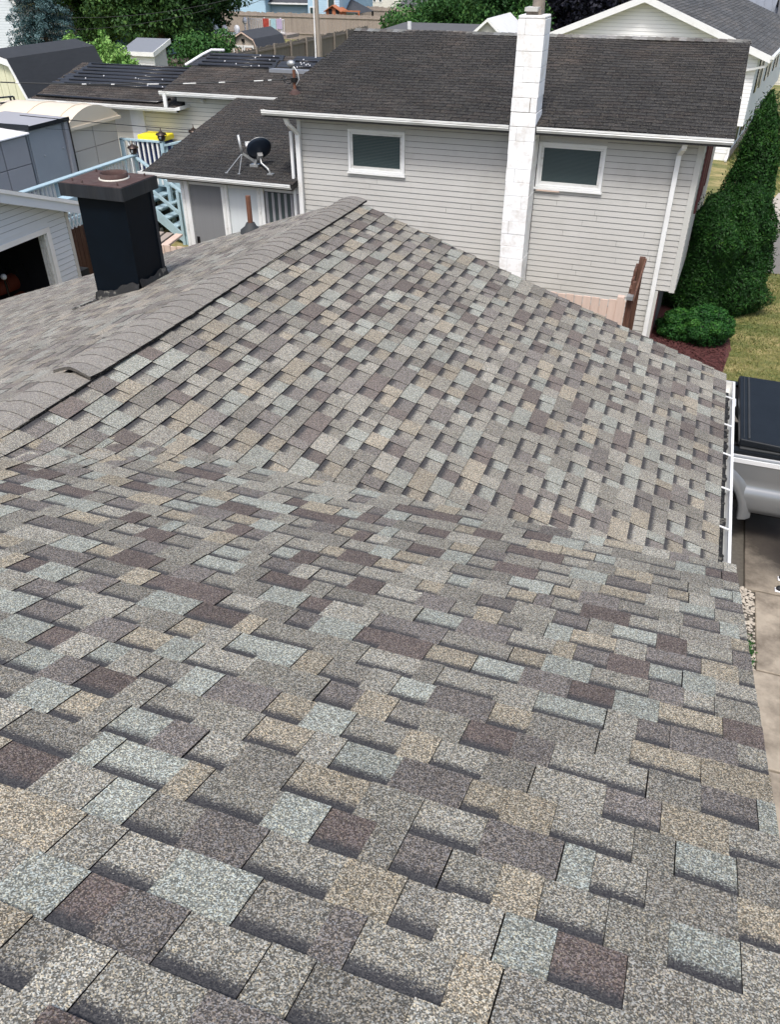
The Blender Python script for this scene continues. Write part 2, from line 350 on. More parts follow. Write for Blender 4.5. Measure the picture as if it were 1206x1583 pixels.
def shingle_field(parent, mapfn, rows, e, urange, style, material, clips=(), muted=0.0, name='shingle', limit=300, tone_fn=None, lift=1.0, jitter=0.0015, gapmin=0.0008, cutlift=0.58, side=EDGE, cuts=(0.09, 0.12, 0.14, 0.17, 0.20), share=.10, wscale=1.0):
    pieces = []; above = []
    for k in range(rows):
        above = list(here_prev) if k else []
        here = []; last = None; here_prev = here
        w0, w1 = k * e, (k + 1) * e
        u0, u1 = urange(k)
        if style == 'lam': segs = lam_row(u0, u1, cuts, wscale)
        else:
            off = (k % 2) * 0.15 + random.uniform(-0.012, 0.012); segs = []; u = u0 - off
            while u < u1: segs.append((u, u + 0.305, True, True)); u += 0.305
        for (a0, a1, up, gap) in segs:
            g0 = max(gapmin, 0.0035 if gap and style == 'lam' else 0.0008)
            dw = random.uniform(-jitter, jitter)
            poly = [(a0 + g0, w0), (a1 - 0.0005, w0), (a1 - 0.0005, w1 + 0.001 + dw), (a0 + g0, w1 + 0.001 + dw)]
            poly = clip(poly, -1, 0, -u0); poly = clip(poly, 1, 0, u1)
            for c in clips: poly = clip(poly, *c) if len(poly) >= 3 else []
            if len(poly) < 3 or area2(poly) < 2e-4: continue
            if style == 'lam':
                if up and last is not None and random.random() < share: tn, sp, ti = last
                else:
                    av = {q[2] for q in above if q[0] < a1 and q[1] > a0} | {q[2] for q in here[-2:]}
                    tn, sp, ti = lam_tone(muted, av)
                last = (tn, sp, ti) if not up else (tn, sp, ti); here.append((a0, a1, ti)); last = last if not up else None
                if last is None and up: prev_i = ti
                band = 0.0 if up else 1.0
            else: tn, sp = tone_fn(); band = 0.0
            tb = (0.0095 if up else 0.0095 * cutlift) * lift; tt = (0.0036 if up else 0.0002) * lift
            V = []; n = len(poly)
            for (u, w) in poly:
                h = tt + (tb - tt) * (w - w0) / e
                V.append(mapfn(u, w, h))
            for (u, w) in poly: V.append(mapfn(u, w, -0.006))
            F = [tuple(range(n))] + [(i, i + n, (i + 1) % n + n, (i + 1) % n) for i in range(n)]
            a_ = (Vector(V[1]) - Vector(V[0])).cross(Vector(V[2]) - Vector(V[1]))
            if a_.z < 0: F = [tuple(reversed(f)) for f in F]
            uv = []
            for f in F:
                for i in f: uv += [poly[i % n][0], poly[i % n][1] - w0]
            c = sum((Vector(p) for p in V[:n]), Vector()) / n
            d = (c - EYE).length; front = (c - EYE).dot(FWD) > 0
            facing = abs(a_.normalized().dot((EYE - c).normalized()))
            above_next = here
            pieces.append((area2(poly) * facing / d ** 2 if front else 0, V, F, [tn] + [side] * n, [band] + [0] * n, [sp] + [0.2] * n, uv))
    pieces.sort(key=lambda p: -p[0])
    for p in pieces[:limit]:
        link_mesh(name, p[1], p[2], material, parent, tones=p[3], bands=p[4], specks=p[5], uvs=p[6])
    V = []; F = []; T = []; B = []; S = []; U = []
    for p in pieces[limit:]:
        n = len(V); V += p[1]; F += [tuple(i + n for i in f) for f in p[2]]; T += p[3]; B += p[4]; S += p[5]; U += p[6]
    if V: link_mesh('shingles', V, F, material, parent, tones=T, bands=B, specks=S, uvs=U, kind='stuff')
def plane_map(o, u, w):
    o = Vector(o); u = Vector(u).normalized(); w = Vector(w).normalized(); n = u.cross(w)
    if n.z < 0: n = -n
    return lambda a_, b_, h: tuple(o + u * a_ + w * b_ + n * h)
def old_tone(base=(0.031, 0.030, 0.0295), var=0.25):
    def f():
        j = random.uniform(1 - var, 1 + var); k = random.random()
        hue = (1.08, 1.0, 0.96) if k < 0.2 else (1, 1, 1)
        return tuple(b * j * h for b, h in zip(base, hue)), 0.6
    return f
felt = mat('roofing_felt', (.018, .018, .018), .95)
def slab(poly3, th, material, name, parent, **kw):
    if material is white_paint: material = felt
    """a roof deck: 3D polygon thickened downwards"""
    n = len(poly3); V = [tuple(p) for p in poly3] + [(p[0], p[1], p[2] - th) for p in poly3]
    F = [tuple(range(n)), tuple(range(2 * n - 1, n - 1, -1))] + [(i, i + n, (i + 1) % n + n, (i + 1) % n) for i in range(n)]
    return link_mesh(name, V, F, material, parent, **kw)

# ---- siding
def siding(parent, P0, udir, out, length, z0, z1, e, material, openings=(), name='siding_board', top=None, joined=False, local=False, gap=.0095):
    """rows of lapped boards on a wall from P0 along udir; out = outward normal; openings [(u0,u1,z0,z1)]; top(u)->z limits height under a gable"""
    P0 = Vector(P0); u = Vector(udir).normalized(); o = Vector(out).normalized(); rows = []
    z = z0
    J = MB()
    while z < z1 - 0.005:
        zt = min(z + e, z1); iv = [(0.0, length)]
        for (a0, a1, b0, b1) in openings:
            if b0 < zt - 0.004 and b1 > z + 0.004:
                nv = []
                for (s0, s1) in iv:
                    if a1 <= s0 or a0 >= s1: nv.append((s0, s1))
                    else:
                        if a0 > s0: nv.append((s0, a0))
                        if a1 < s1: nv.append((a1, s1))
                iv = nv
        for (a0, a1, b0, b1) in openings:
            for (f0_, f1_) in ((z, min(b0, zt)), (max(b1, z), zt)):
                if f1_ - f0_ > .004 and b0 < zt - .004 and b1 > z + .004 and a1 > 0 and a0 < length:
                    J2 = MB(); v_ = [P0 + u * s_ + o * d_ + Vector((0, 0, q_)) for q_ in (f0_, f1_) for (s_, d_) in ((max(a0, 0), 0), (min(a1, length), 0), (min(a1, length), .009), (max(a0, 0), .009))]
                    J2.hexa([tuple(q) for q in v_]); J2.build(name, material, parent, local=local)
        for (s0, s1) in iv:
            bots = (s0, s1); tops = (s0, s1)
            if top:
                f0, f1 = top(z), top(zt)
                if f0 is None: continue
                f1 = f1 or ((f0[0] + f0[1]) / 2,) * 2
                bots = (max(s0, f0[0]), min(s1, f0[1])); tops = (max(s0, f1[0]), min(s1, f1[1]))
                if bots[1] - bots[0] < 0.03: continue
            cutp = [bots[0]] + sorted(bots[0] + (bots[1] - bots[0]) * random.uniform(.15, .85) for _ in range(1 if (bots[1] - bots[0] > 2.2 and not top and not joined) else 0)) + [bots[1]]
            def Q(s, zz, d): return tuple(P0 + u * s + o * d + Vector((0, 0, zz)))
            v = [Q(bots[0], z, 0), Q(bots[1], z, 0), Q(bots[1], z, 0.014), Q(bots[0], z, 0.014),
                 Q(tops[0], zt - gap, 0), Q(tops[1], zt - gap, 0), Q(tops[1], zt - gap, 0.004), Q(tops[0], zt - gap, 0.004)]
            if len(cutp) == 2:
                m = J if joined else MB()
                m.hexa(v)
                if not joined: m.build(name, material, parent, local=local)
            else:
                for c0_, c1_ in zip(cutp[:-1], cutp[1:]):
                    c1_ = c1_ - .004 if c1_ < bots[1] else c1_; dd = .002 if c0_ > bots[0] else 0
                    MB().hexa([Q(c0_, z, 0), Q(c1_, z, 0), Q(c1_, z, 0.014 + dd), Q(c0_, z, 0.014 + dd), Q(c0_, zt - gap, 0), Q(c1_, zt - gap, 0), Q(c1_, zt - gap, 0.004), Q(c0_, zt - gap, 0.004)]).build(name, material, parent, local=local)
        z += e
    if joined: J.build('siding', material, parent, local=local, kind='stuff')

# ---- foliage
def leaves(name, pts, nrm, size, material, parent, tone, local=False, aspect=0.6, jitter=0.9, kind=None, seed=1):
    r = np.random.default_rng(seed); n = len(pts)
    d = nrm + r.normal(0, jitter, (n, 3)); d /= np.linalg.norm(d, axis=1)[:, None] + 1e-9
    t = np.cross(d, r.normal(0, 1, (n, 3))); t /= np.linalg.norm(t, axis=1)[:, None] + 1e-9
    b = np.cross(d, t); s = (size * r.uniform(0.6, 1.4, n))[:, None]
    p0 = pts - t * s; p1 = pts + b * s * aspect + d * s * 0.15; p2 = pts + t * s; p3 = pts - b * s * aspect + d * s * 0.15
    V = np.stack([p0, p1, p2, p3], 1).reshape(-1, 3)
    F = np.arange(4 * n).reshape(n, 4)
    T = np.repeat(np.clip(tone, 0, 1)[:, None], 3, 1)
    return link_mesh(name, V, F, material, parent, local, tones=T, kind=kind)
def blob_points(blobs, per, seed):
    r = np.random.default_rng(seed); P = []; N = []; T = []
    for (c, rad) in blobs:
        n = max(20, int(per * (rad[0] * rad[1] * rad[2]) ** (2 / 3)))
        d = r.normal(0, 1, (n, 3)); d /= np.linalg.norm(d, axis=1)[:, None]
        q = r.uniform(0.55, 1.08, n) ** 0.6
        P.append(np.array(c) + d * np.array(rad) * q[:, None]); N.append(d)
        T.append(np.clip(0.5 + r.normal(0, 0.17, n) + r.normal(0, 0.12), 0, 1))
    return np.concatenate(P), np.concatenate(N), np.concatenate(T)
def crown_blobs(c, R, n, br, seed):
    r = np.random.default_rng(seed); out = []
    for i in range(n):
        d = r.normal(0, 1, 3); d /= np.linalg.norm(d); q = r.uniform(0.25, 0.92)
        s = br * r.uniform(0.6, 1.4)
        out.append((np.array(c) + d * np.array(R) * q, (s, s, s * r.uniform(0.6, 0.95))))
    return out
def tree(name, label, cat, loc, height, R, material, n=60, br=0.8, per=260, leaf=0.11, seed=1, group=None, low=0.25, trunk_r=0.18):
    t = thing(name, label, cat, loc, group)
    cz = loc[2] + height * (1 + low) / 2
    cc = (loc[0], loc[1], cz); RR = (R, R, height * (1 - low) / 2)
    P, N, T = blob_points(crown_blobs(cc, RR, n, br, seed), per, seed)
    leaves('crown', P, N, leaf, material, t, T, seed=seed)
    m = MB(); m.tube([loc, (loc[0] + 0.05, loc[1], loc[2] + height * 0.3), (loc[0], loc[1] + 0.1, loc[2] + height * 0.8)], [trunk_r, trunk_r * 0.75, trunk_r * 0.2])
    r = random.Random(seed)
    for i in range(7):
        a_ = i * 0.9 + r.random(); z = loc[2] + height * (0.3 + 0.08 * i)
        m.tube([(loc[0], loc[1], z), (loc[0] + math.cos(a_) * R * 0.6, loc[1] + math.sin(a_) * R * 0.6, z + height * 0.13)], [trunk_r * 0.4, trunk_r * 0.12], 6)
    m.build('trunk', bark, t)
    return t

# ================================================================== THE SETTING
G = 0.0
def ground_sheet(name, poly, z, material, **kw):
    V = [(p[0], p[1], z) for p in poly]
    return link_mesh(name, V, [tuple(range(len(V)))], material, kind='structure', **kw)
ground_sheet('ground', [(-700, -300), (700, -300), (700, 900), (-700, 900)], 0.0, LAWN)
drive = link_mesh('driveway', [(-1.5, -4, .004), (7, -4, .004), (7, 13.4, .004), (-1.5, 13.4, .004)], [(0, 1, 2, 3)], mat('driveway_bed', (0.10, 0.09, 0.075), 0.95, var=0.4, scale=20), kind='structure')
ys = [-4, -2.6, -1.2, 0.2, 1.55, 2.9, 4.25, 5.62, 6.93, 8.3, 10.0, 11.7, 13.38]
for i in range(len(ys) - 1):
    for (x0, x1) in ((1.50, 3.6), (3.62, 6.9)):
        jx = random.uniform(-.006, .006)
        lo = x0 if not (6.9 < ys[i] < 8.0 and x0 < 2) else 1.62
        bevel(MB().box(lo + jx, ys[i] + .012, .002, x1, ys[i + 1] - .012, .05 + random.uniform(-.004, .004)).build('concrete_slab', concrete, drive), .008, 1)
# strip of pebbles beside the house wall
V = []; F = []; T = []
for i in range(420):
    x = random.uniform(1.40, 1.62); y = random.uniform(6.55, 8.35); r = random.uniform(.012, .032)
    c = Vector((x, y, .012 + r * .4)); n = len(V); q = random.random() * 3
    for k in range(6):
        V.append(tuple(c + Vector((math.cos(q + k * 1.047) * r * random.uniform(.7, 1.2), math.sin(q + k * 1.047) * r * .8, 0))))
    V.append(tuple(c + Vector((0, 0, r * .7)))); V.append(tuple(c - Vector((0, 0, r * .4))))
    F += [(n + k, n + (k + 1) % 6, n + 6) for k in range(6)] + [(n + (k + 1) % 6, n + k, n + 7) for k in range(6)]
link_mesh('pebbles', V, F, pebble_m, kind='stuff')
mulch = ground_sheet('mulch_bed', [(-.5, 13.9), (1.12, 14.6), (1.25, 15.7), (1.15, 17.2), (.9, 19.0), (-.4, 19.0)], .03, mulch_m)
# mulch chips and grass blades: real geometry
r = np.random.default_rng(3)
n = 5000; P = np.column_stack([r.uniform(-.4, 1.15, n), r.uniform(14.3, 16.6, n), np.full(n, .045)])
leaves('mulch_chips', P, np.tile([0, 0, 1.0], (n, 1)), .022, mulch_m, None, r.uniform(0, 1, n), jitter=.5, kind='stuff')
n = 60000
x = r.uniform(.9, 4.2, n); y = 13.45 + (r.uniform(0, 1, n) ** 1.5) * 26
keep = ~((x > 1.85) & (y > 20.8) & (y < 29.2)) & ~((x < 1.15) & (y < 17.4))
x, y = x[keep], y[keep]; n = len(x)
hgt = r.uniform(.025, .06, n); lean = r.normal(0, .025, (n, 2)); wd = r.uniform(.004, .009, n) * (1 + (y - 13) * .06); an = r.uniform(0, 3.14, n)
patch = .45 + .3 * np.sin(x * 2.1 + np.cos(y * 1.3) * 1.7) * np.cos(y * .9 + x * .8) + r.normal(0, .14, n)
V = np.stack([np.column_stack([x - np.cos(an) * wd, y - np.sin(an) * wd, np.zeros(n)]), np.column_stack([x + np.cos(an) * wd, y + np.sin(an) * wd, np.zeros(n)]),
              np.column_stack([x + lean[:, 0], y + lean[:, 1], hgt])], 1).reshape(-1, 3)
link_mesh('lawn_grass', V, np.arange(3 * n).reshape(n, 3), L_grass, tones=np.repeat(np.clip(patch, 0, 1)[:, None], 3, 1), kind='stuff')
ground_sheet('front_walk', [(2.02, 24.6), (6, 24.2), (6, 28.9), (2.5, 29.1), (2.1, 27)], .02, walk_conc)
ground_sheet('side_drive', [(1.95, 20.8), (6, 20.2), (6, 24.1), (2.0, 24.5)], .016, asphalt_mat)
r2 = np.random.default_rng(5); n = 500
P = np.column_stack([r2.normal(1.52, .035, n), r2.normal(7.12, .14, n), r2.uniform(.02, .10, n)])
t = thing('weed', 'small green weed tuft growing in the pebble strip by the driveway', 'weed', (1.52, 7.1, 0))
leaves('foliage', P, np.tile([0, 0, 1.0], (n, 1)), .016, L_box, t, r2.uniform(.2, .9, n), seed=4)

# ================================================================== THE HOUSE WE STAND ON (upper roof A)
S_ = 0.336; CS = math.sqrt(1 + S_ * S_)
XR = -3.62
def zA(Y): return 4.9 - S_ * Y
def zB(X): return 2.81 - S_ * X
ZR = zB(XR)
def sstep(t): t = max(0, min(1, t)); return t * t * (3 - 2 * t)
def blend(X, a_, b_):
    k = .055; w = sstep((-2.15 - X) / .6); d = max(-30, min(30, (b_ - a_) / k))
    return a_ + w * k * math.log(1 + math.exp(d))
house = thing('house', 'grey and tan shingled house roof in the foreground that the photo is taken from', 'house', (-3, 0, 0))
YA0 = 3.65 - 37 * .143 / CS
nA = Vector((0, S_, 1)) / CS
def mapA(u, w, h):
    Y = YA0 + w / CS; u = u + .030 * (Y - 3.66); z = blend(u, zA(Y), zB(u)) if u > XR - .2 else zA(Y)
    return (u, Y + nA.y * h, z + .004 + nA.z * h)
roofA = slab([(-7, YA0, zA(YA0) - .02), (.54, YA0, zA(YA0) - .02), (.56, 3.6, zA(3.6) - .02), (-2.75, 3.6, zA(3.6) - .02), (-3.62, 2.73, zA(2.73) - .02), (-7, 6.1, zA(6.1) - .02)], .14, white_paint, 'roof', house)
shingle_field(roofA, mapA, 37, .143, lambda k: (XR, .80), 'lam', SHINGLE,
              cuts=(.13, .16, .19, .22, .26), clips=[(-1, 1 / CS, 6.47 - YA0), (1, .009 / CS, .54 + .021 * (YA0 - 1.45) - .030 * (YA0 - 3.66))], limit=300, wscale=.77)
shingle_field(roofA, mapA, 50, .143, lambda k: (-7.0, XR), 'lam', SHINGLE, clips=[(1, 1 / CS, -.75 - YA0)], limit=0)
slab([(-7, -6.5, zA(YA0) - .336 * 5.1), (.54, -6.5, zA(YA0) - .336 * 5.1), (.54, YA0 - .002, zA(YA0) - .02), (-7, YA0 - .002, zA(YA0) - .02)], .14, OLDSH, 'rear_slope', house, tones=[(.18, .17, .16)] * 6, bands=[0] * 6, specks=[1] * 6)
MB().prism([(-6.0, 0), (3.25, 0), (3.25, zA(3.25) - .17), (YA0, zA(YA0) - .17), (-6.0, zA(YA0) - .336 * 4.6 - .17)], 'x', -6.9, .30).build('wall', cream_siding, house)

# ================================================================== LOWER WING (roofs B and C)
wing = thing('garage_wing', 'lower shingled wing with a worn ridge cap, sloping down to a white gutter', 'house wing', (-3, 6, 0))
NB = 32; EB = (0.70 - XR) * CS / NB
nB = Vector((S_, 0, 1)) / CS
def mapB(u, w, h):
    X = XR + w / CS; return (X + nB.x * h, u, blend(X, zB(X), zA(u)) + nB.z * h)
roofB = slab([(XR, 2.2, ZR - .03), (.68, 2.2, zB(.68) - .03), (.68, 8.57, zB(.68) - .03), (XR, 8.57, ZR - .03)], .10, white_paint, 'roof', wing)
def rB(k):
    X = XR + k * EB / CS; return ((min(3.35, X + 6.0) if X < -1.9 else 2.6), 8.6 + random.uniform(-.006, .006))
shingle_field(roofB, mapB, NB, EB, rB, 'lam', SHINGLE, limit=300, lift=1.6, gapmin=.0025, muted=.2, cutlift=.9, cuts=(.09, .11, .13, .15, .17), share=.5)
SC = .3355; CC = math.sqrt(1 + SC * SC); ZC = 4.012
nC = Vector((-SC, 0, 1)) / CC
def mapC(u, w, h):
    X = XR - w / CC; return (X + nC.x * h, u, ZC - SC * (XR - X) + nC.z * h)
roofC = slab([(-10.2, 8.57, ZC - SC * (XR + 10.2) - .03), (-10.2, 2, ZC - SC * (XR + 10.2) - .03), (XR, 2, ZC - .03), (XR, 8.57, ZC - .03)], .10, white_paint, 'far_roof', wing)
shingle_field(roofC, mapC, 48, .143, lambda k: (max(2.2, -(XR - k * .143 / CC) - 1.2), 8.6 + random.uniform(-.006, .006)), 'lam', SHINGLE, muted=.5, limit=300, lift=.6, side=(.10, .095, .088))
MB().prism([(-9.6, 0), (.42, 0), (.42, zB(.42) - .16), (XR, ZR - .16), (-9.6, ZC - SC * (XR + 9.6) - .16)], 'y', 3.3, 8.3).build('wall', beige_siding, wing)
# ridge cap: overlapping bent pieces
cap = MB().box(XR - .12, 2.4, ZR - .10, XR + .12, 8.6, ZR - .035).build('ridge_cap', rubber, wing)
y = 2.5; i = 0
while y < 8.58:
    L = .142 + random.uniform(-.006, .006); V = []; ns = 11
    lift0 = .014 * max(0, 1 - (y - 3.72) / 2.2) if y >= 3.70 else 0.0
    big = (y >= 3.70 and y - L < 3.70)
    wob = random.uniform(-.003, .003) + .012 * math.sin(y * 1.7); jt = random.uniform(.95, 1.05)
    for (yy, hh) in ((y, .006 + lift0 + (.010 if big else 0)), (y + L + .004, .001 + lift0)):
        for j in range(ns):
            s = -.155 + .31 * j / (ns - 1); s2 = s + wob
            z = (ZR + .036) - S_ * (math.sqrt(s * s + .095 ** 2)) * 1.0 + hh
            if big and yy == y: z += .02 * (1 - abs(s) / .16)
            V.append((XR + s2 * .95, yy, z))
    n = len(V)
    top = [(j, j + 1, ns + j + 1, ns + j) for j in range(ns - 1)]
    V += [(v[0], v[1], v[2] - .022) for v in V]
    sk = [(0, n, n + 1, 1)] and [(j + 1, j, n + j, n + j + 1) for j in range(ns - 1)] + [(0, ns, n + ns, n), (ns - 1, n + ns - 1, n + 2 * ns - 1, 2 * ns - 1)] + [(ns + j, ns + j + 1, n + ns + j + 1, n + ns + j) for j in range(ns - 1)]
    tn = tuple(c * jt for c in (.235, .222, .202))
    link_mesh('ridge_shingle', V, top + sk, SHINGLE, cap, smooth=False, tones=[tn] * len(top) + [(.09, .085, .078)] * (ns - 1) + [EDGE] * (len(sk) - ns + 1), bands=[0] * (len(top) + len(sk)), specks=[.6] * (len(top) + len(sk)), uvs=[(0, 1)] * sum(len(f) for f in top + sk))
    y += L; i += 1
# gutter with hangers and debris
gz = zB(.70)
gut = MB().prism([(.69, gz - .03), (.70, gz - .13), (.77, gz - .135), (.805, gz - .075), (.805, gz - .03), (.782, gz - .03), (.782, gz - .045), (.792, gz - .05), (.765, gz - .122), (.712, gz - .12), (.702, gz - .03)], 'y', 2.6, 8.52).build('gutter', gutter_white, wing)
MB().box(.70, 8.52, gz - .135, .805, 8.53, gz - .03).build('end_cap', gutter_white, gut)
for yy in (8.1, 7.48, 6.9, 6.3, 5.7, 5.1, 4.5):
    MB().bar((.60, yy, gz + .012), (.80, yy - .015, gz - .026), .018, .006).build('hanger', white_paint, gut)
m = MB(); rr = random.Random(3)
for i in range(120):
    yy = rr.uniform(4.0, 8.45); s = rr.uniform(.008, .03)
    m.sphere((rr.uniform(.715, .765), yy, gz - .108), s, 5, 3, (1, rr.uniform(1, 2.5), .5))
m.build('gutter_debris', tar, gut, kind='stuff')
MB().box(.715, 2.7, gz - .12, .76, 8.4, gz - .108).build('gutter_sludge', dark, gut)

# black metal chimney
ch = thing('metal_chimney', 'black boxed metal chimney with a rusty flat cap on the far roof slope', 'chimney', (-5.27, 6.63, 3.3))
MB().box(-5.53, 6.42, 3.2, -5.0, 6.87, 4.42).build('shaft', black_metal, ch)
MB().box(-4.998, 6.835, 3.25, -4.990, 6.875, 4.42).build('corner_seam', black_cap, ch)
MB().box(-5.012, 6.414, 3.25, -4.996, 6.44, 4.42).build('corner_seam', black_metal, ch)
V0 = [(-5.66, 6.35), (-4.95, 6.35), (-4.95, 6.92), (-5.66, 6.92)]
MB().box(-5.66, 6.35, 4.40, -4.95, 6.92, 4.515).build('cap', black_cap, ch)
MB().box(-5.648, 6.362, 4.515, -4.962, 6.908, 4.521).build('cap_top', rust, ch)
ring = MB(); cx_, cy_ = -5.25, 6.66
ring.lathe((cx_, cy_, 4.52), [(.132, 0), (.132, .055), (.122, .055), (.120, .005)], 32).build('flue_collar', rust, ch, smooth=True)
MB().lathe((cx_, cy_, 4.522), [(.143, 0), (.143, .010), (.134, .012), (.134, 0)], 32).build('flue_sealant', cream_siding, ch, smooth=True)
MB().lathe((cx_, cy_, 4.524), [(.118, 0), (.001, 0)], 24).build('flue_hole', rust, ch)
for (sx, sy) in ((-5.56, 6.44), (-5.04, 6.42), (-5.03, 6.84), (-5.58, 6.83), (-5.42, 6.40)):
    MB().tube([(sx, sy, 4.52), (sx, sy, 4.545)], .009, 6).build('screw', rust, ch)
# tar flashing: irregular collar round the base
m = MB(); rr = random.Random(5)
def flash(p, q, n, out):
    P = [Vector(p).lerp(Vector(q), i / n) for i in range(n + 1)]; hs = [.075 + .016 * math.sin(i * .45 + p[0]) + .008 * math.sin(i * 1.1) + rr.uniform(-.004, .004) for i in range(len(P))]
    V = []
    for c, h in zip(P, hs):
        zb = ZC - SC * (XR - c.x)
        V += [(c.x + out[0] * .03, c.y + out[1] * .03, zb + .004), (c.x + out[0] * .008, c.y + out[1] * .008, zb + h)]
    m.add(V, [(2 * i, 2 * i + 2, 2 * i + 3, 2 * i + 1) for i in range(n)])
flash((-5.54, 6.415, 0), (-4.99, 6.415, 0), 22, (0, -1)); flash((-4.99, 6.41, 0), (-4.99, 6.88, 0), 18, (1, 0)); flash((-5.54, 6.88, 0), (-5.54, 6.41, 0), 16, (-1, 0)); flash((-4.99, 6.88, 0), (-5.54, 6.88, 0), 16, (0, 1))
m.build('tar_flashing', tar, ch)
m = MB()
for i in range(26):
    c = Vector((-5.54, 6.40, 0)).lerp(Vector((-5.72, 6.22, 0)), rr.random()); x_ = c.x + rr.uniform(-.02, .02); y_ = c.y + rr.uniform(-.02, .02)
    m.sphere((x_, y_, ZC - SC * (XR - x_) + .012), rr.uniform(.008, .02), 5, 3, (1, 1, .5))
m.build('loose_tar', tar, ch, kind='stuff')
# vent pipe
VX, VY = -4.83, 8.43
vp = thing('vent_pipe', 'short rusty vent pipe with black rubber boot beside the ridge', 'vent pipe', (VX, VY, 3.52))
bz = ZC - SC * (XR - VX)
MB().tube([(VX, VY, bz - .05), (VX, VY, bz + .39)], .030, 14).build('pipe', rust_pipe, vp, smooth=False)
MB().lathe((VX, VY, bz), [(.13, -.045), (.125, .01), (.07, .05), (.05, .09), (.034, .095)], 18).build('boot', rubber, vp, smooth=True)

# ================================================================== THE GREY-BEIGE NEIGHBOUR HOUSE
nh = thing('neighbour_house', 'beige two-level house with dark shingle roof and two small windows facing us', 'house', (-3.8, 15.2, 0))
WY = 15.2; XL = -7.45; XW = 0.0; ZO = 1.18; ZE = 3.80
MB().add([(XL, WY, 0), (-.28, WY, 0), (-.05, 22.6, 0), (XL, 22.6, 0), (XL, WY, ZO), (-.28, WY, ZO), (-.05, 22.6, ZO), (XL, 22.6, ZO)], [(0, 3, 2, 1), (4, 5, 6, 7), (0, 1, 5, 4), (1, 2, 6, 5), (2, 3, 7, 6), (3, 0, 4, 7)]) \
    .add([(XL, WY, ZO), (XW, WY, ZO), (.26, 22.6, ZO), (XL, 22.6, ZO), (XL, WY, ZE), (XW, WY, ZE), (.26, 22.6, ZE), (XL, 22.6, ZE)], [(0, 3, 2, 1), (4, 5, 6, 7), (0, 1, 5, 4), (1, 2, 6, 5), (2, 3, 7, 6), (3, 0, 4, 7)]).build('wall', lap_shade, nh)
MB().prism([(WY, ZE), (22.6, ZE), (18.9, ZE + .95)], 'x', XL, .0).build('gable_wall', corner_grey, nh)
wins = [(-6.41, -5.26, 2.80, 3.56), (-2.745, -1.57, 2.80, 3.56)]
chim = (-3.2, -2.75)
ops = [(w[0] - XL, w[1] - XL, w[2], w[3]) for w in wins] + [(chim[0] - XL, chim[1] - XL, 0, 9)]
siding(nh, (XL, WY, 0), (1, 0, 0), (0, -1, 0), XW - .09 - XL, ZO, ZE - .02, .1016, beige_siding, ops)
siding(nh, (XL, WY, 0), (1, 0, 0), (0, -1, 0), -.28 - .09 - XL, .16, ZO, .1016, beige_siding, ops)
part('corner_trim', corner_grey, nh, box=(XW - .09, WY - .022, ZO - .02, XW + .005, WY + .09, ZE - .02))
part('corner_trim', corner_grey, nh, box=(-.37, WY - .022, 0, -.275, WY + .06, ZO - .02))
part('corner_trim', white_paint, nh, box=(XL - .02, WY - .025, 0, XL + .05, WY + .05, ZE - .02))
part('foundation', concrete, nh, box=(XL, WY - .012, 0, -.37, WY + .02, .16))
# right side: boards, shutters
sv = Vector((.26, 7.4, 0)).normalized(); so = Vector((sv.y, -sv.x, 0))
siding(nh, Vector((XW, WY + .09, 0)), sv, so, 7.2, ZO, ZE - .02, .1016, beige_siding, joined=True)
for s0 in (.9, 2.3):
    m = MB()
    for b_ in range(2):
        p = Vector((XW, WY, 0)) + sv * (s0 + b_ * .9)
        m.hexa([tuple(p + so * .018 + Vector((0, 0, z_))) if k == 0 else tuple(p + sv * .32 * (k in (1, 2)) + so * (.018 if k < 2 else .05) + Vector((0, 0, z_))) for z_ in (2.35, 3.6) for k in (0, 1, 2, 3)])
    m.build('shutter', maroon, nh)
part('door_trim', maroon, nh, box=(-.272, WY + .09, .1, -.258, WY + .62, ZO - .05))
part('soffit', white_paint, nh, box=(XL - .5, WY - .42, ZE - .025, .36, WY, ZE - .012))
# windows
for wi, (x0, x1, z0, z1) in enumerate(wins):
    F_ = MB(); w_ = .055
    for (a0, a1, b0, b1) in ((x0, x1, z0, z0 + w_), (x0, x1, z1 - w_, z1), (x0, x0 + w_, z0 + w_, z1 - w_), (x1 - w_, x1, z0 + w_, z1 - w_)): F_.box(a0, WY - .04, b0, a1, WY + .01, b1)
    fr = F_.build('window', white_paint, nh); bevel(fr, .006, 1)
    I_ = MB(); a0, a1, b0, b1 = x0 + w_, x1 - w_, z0 + w_, z1 - w_; t_ = .04
    for q in ((a0, a1, b0, b0 + t_ * 1.3), (a0, a1, b1 - t_, b1), (a0, a0 + t_, b0 + t_ * 1.3, b1 - t_), (a1 - t_, a1, b0 + t_ * 1.3, b1 - t_)): I_.box(q[0] + .002, WY - .022, q[2] + .002, q[1] - .002, WY + .01, q[3] - .002)
    I_.build('sash', gutter_white, fr)
    part('pane', win_glass, fr, box=(a0 + t_ - .004, WY - .006, b0 + t_, a1 - t_ + .004, WY + .004, b1 - t_ + .004))
    sl = MB(); z = b0 + t_ * 1.3 + .01
    while z < b1 - t_:
        sl.box(a0 + t_ + .004, WY - .0095, z, a1 - t_ - .004, WY - .0065, z + (.013 if wi else .011)); z += .021 if wi else .026
    sl.build('blind', blind_m, fr, kind='stuff')
    part('sill', white_paint, fr, box=(x0 - .02, WY - .06, z0 - .03, x1 + .02, WY, z0 - .002))
part('bare_sill_board', tan_wood, nh, box=(-2.72, WY - .064, 2.745, -2.3, WY - .03, 2.768), label='peeling tan patch of board under the right window')
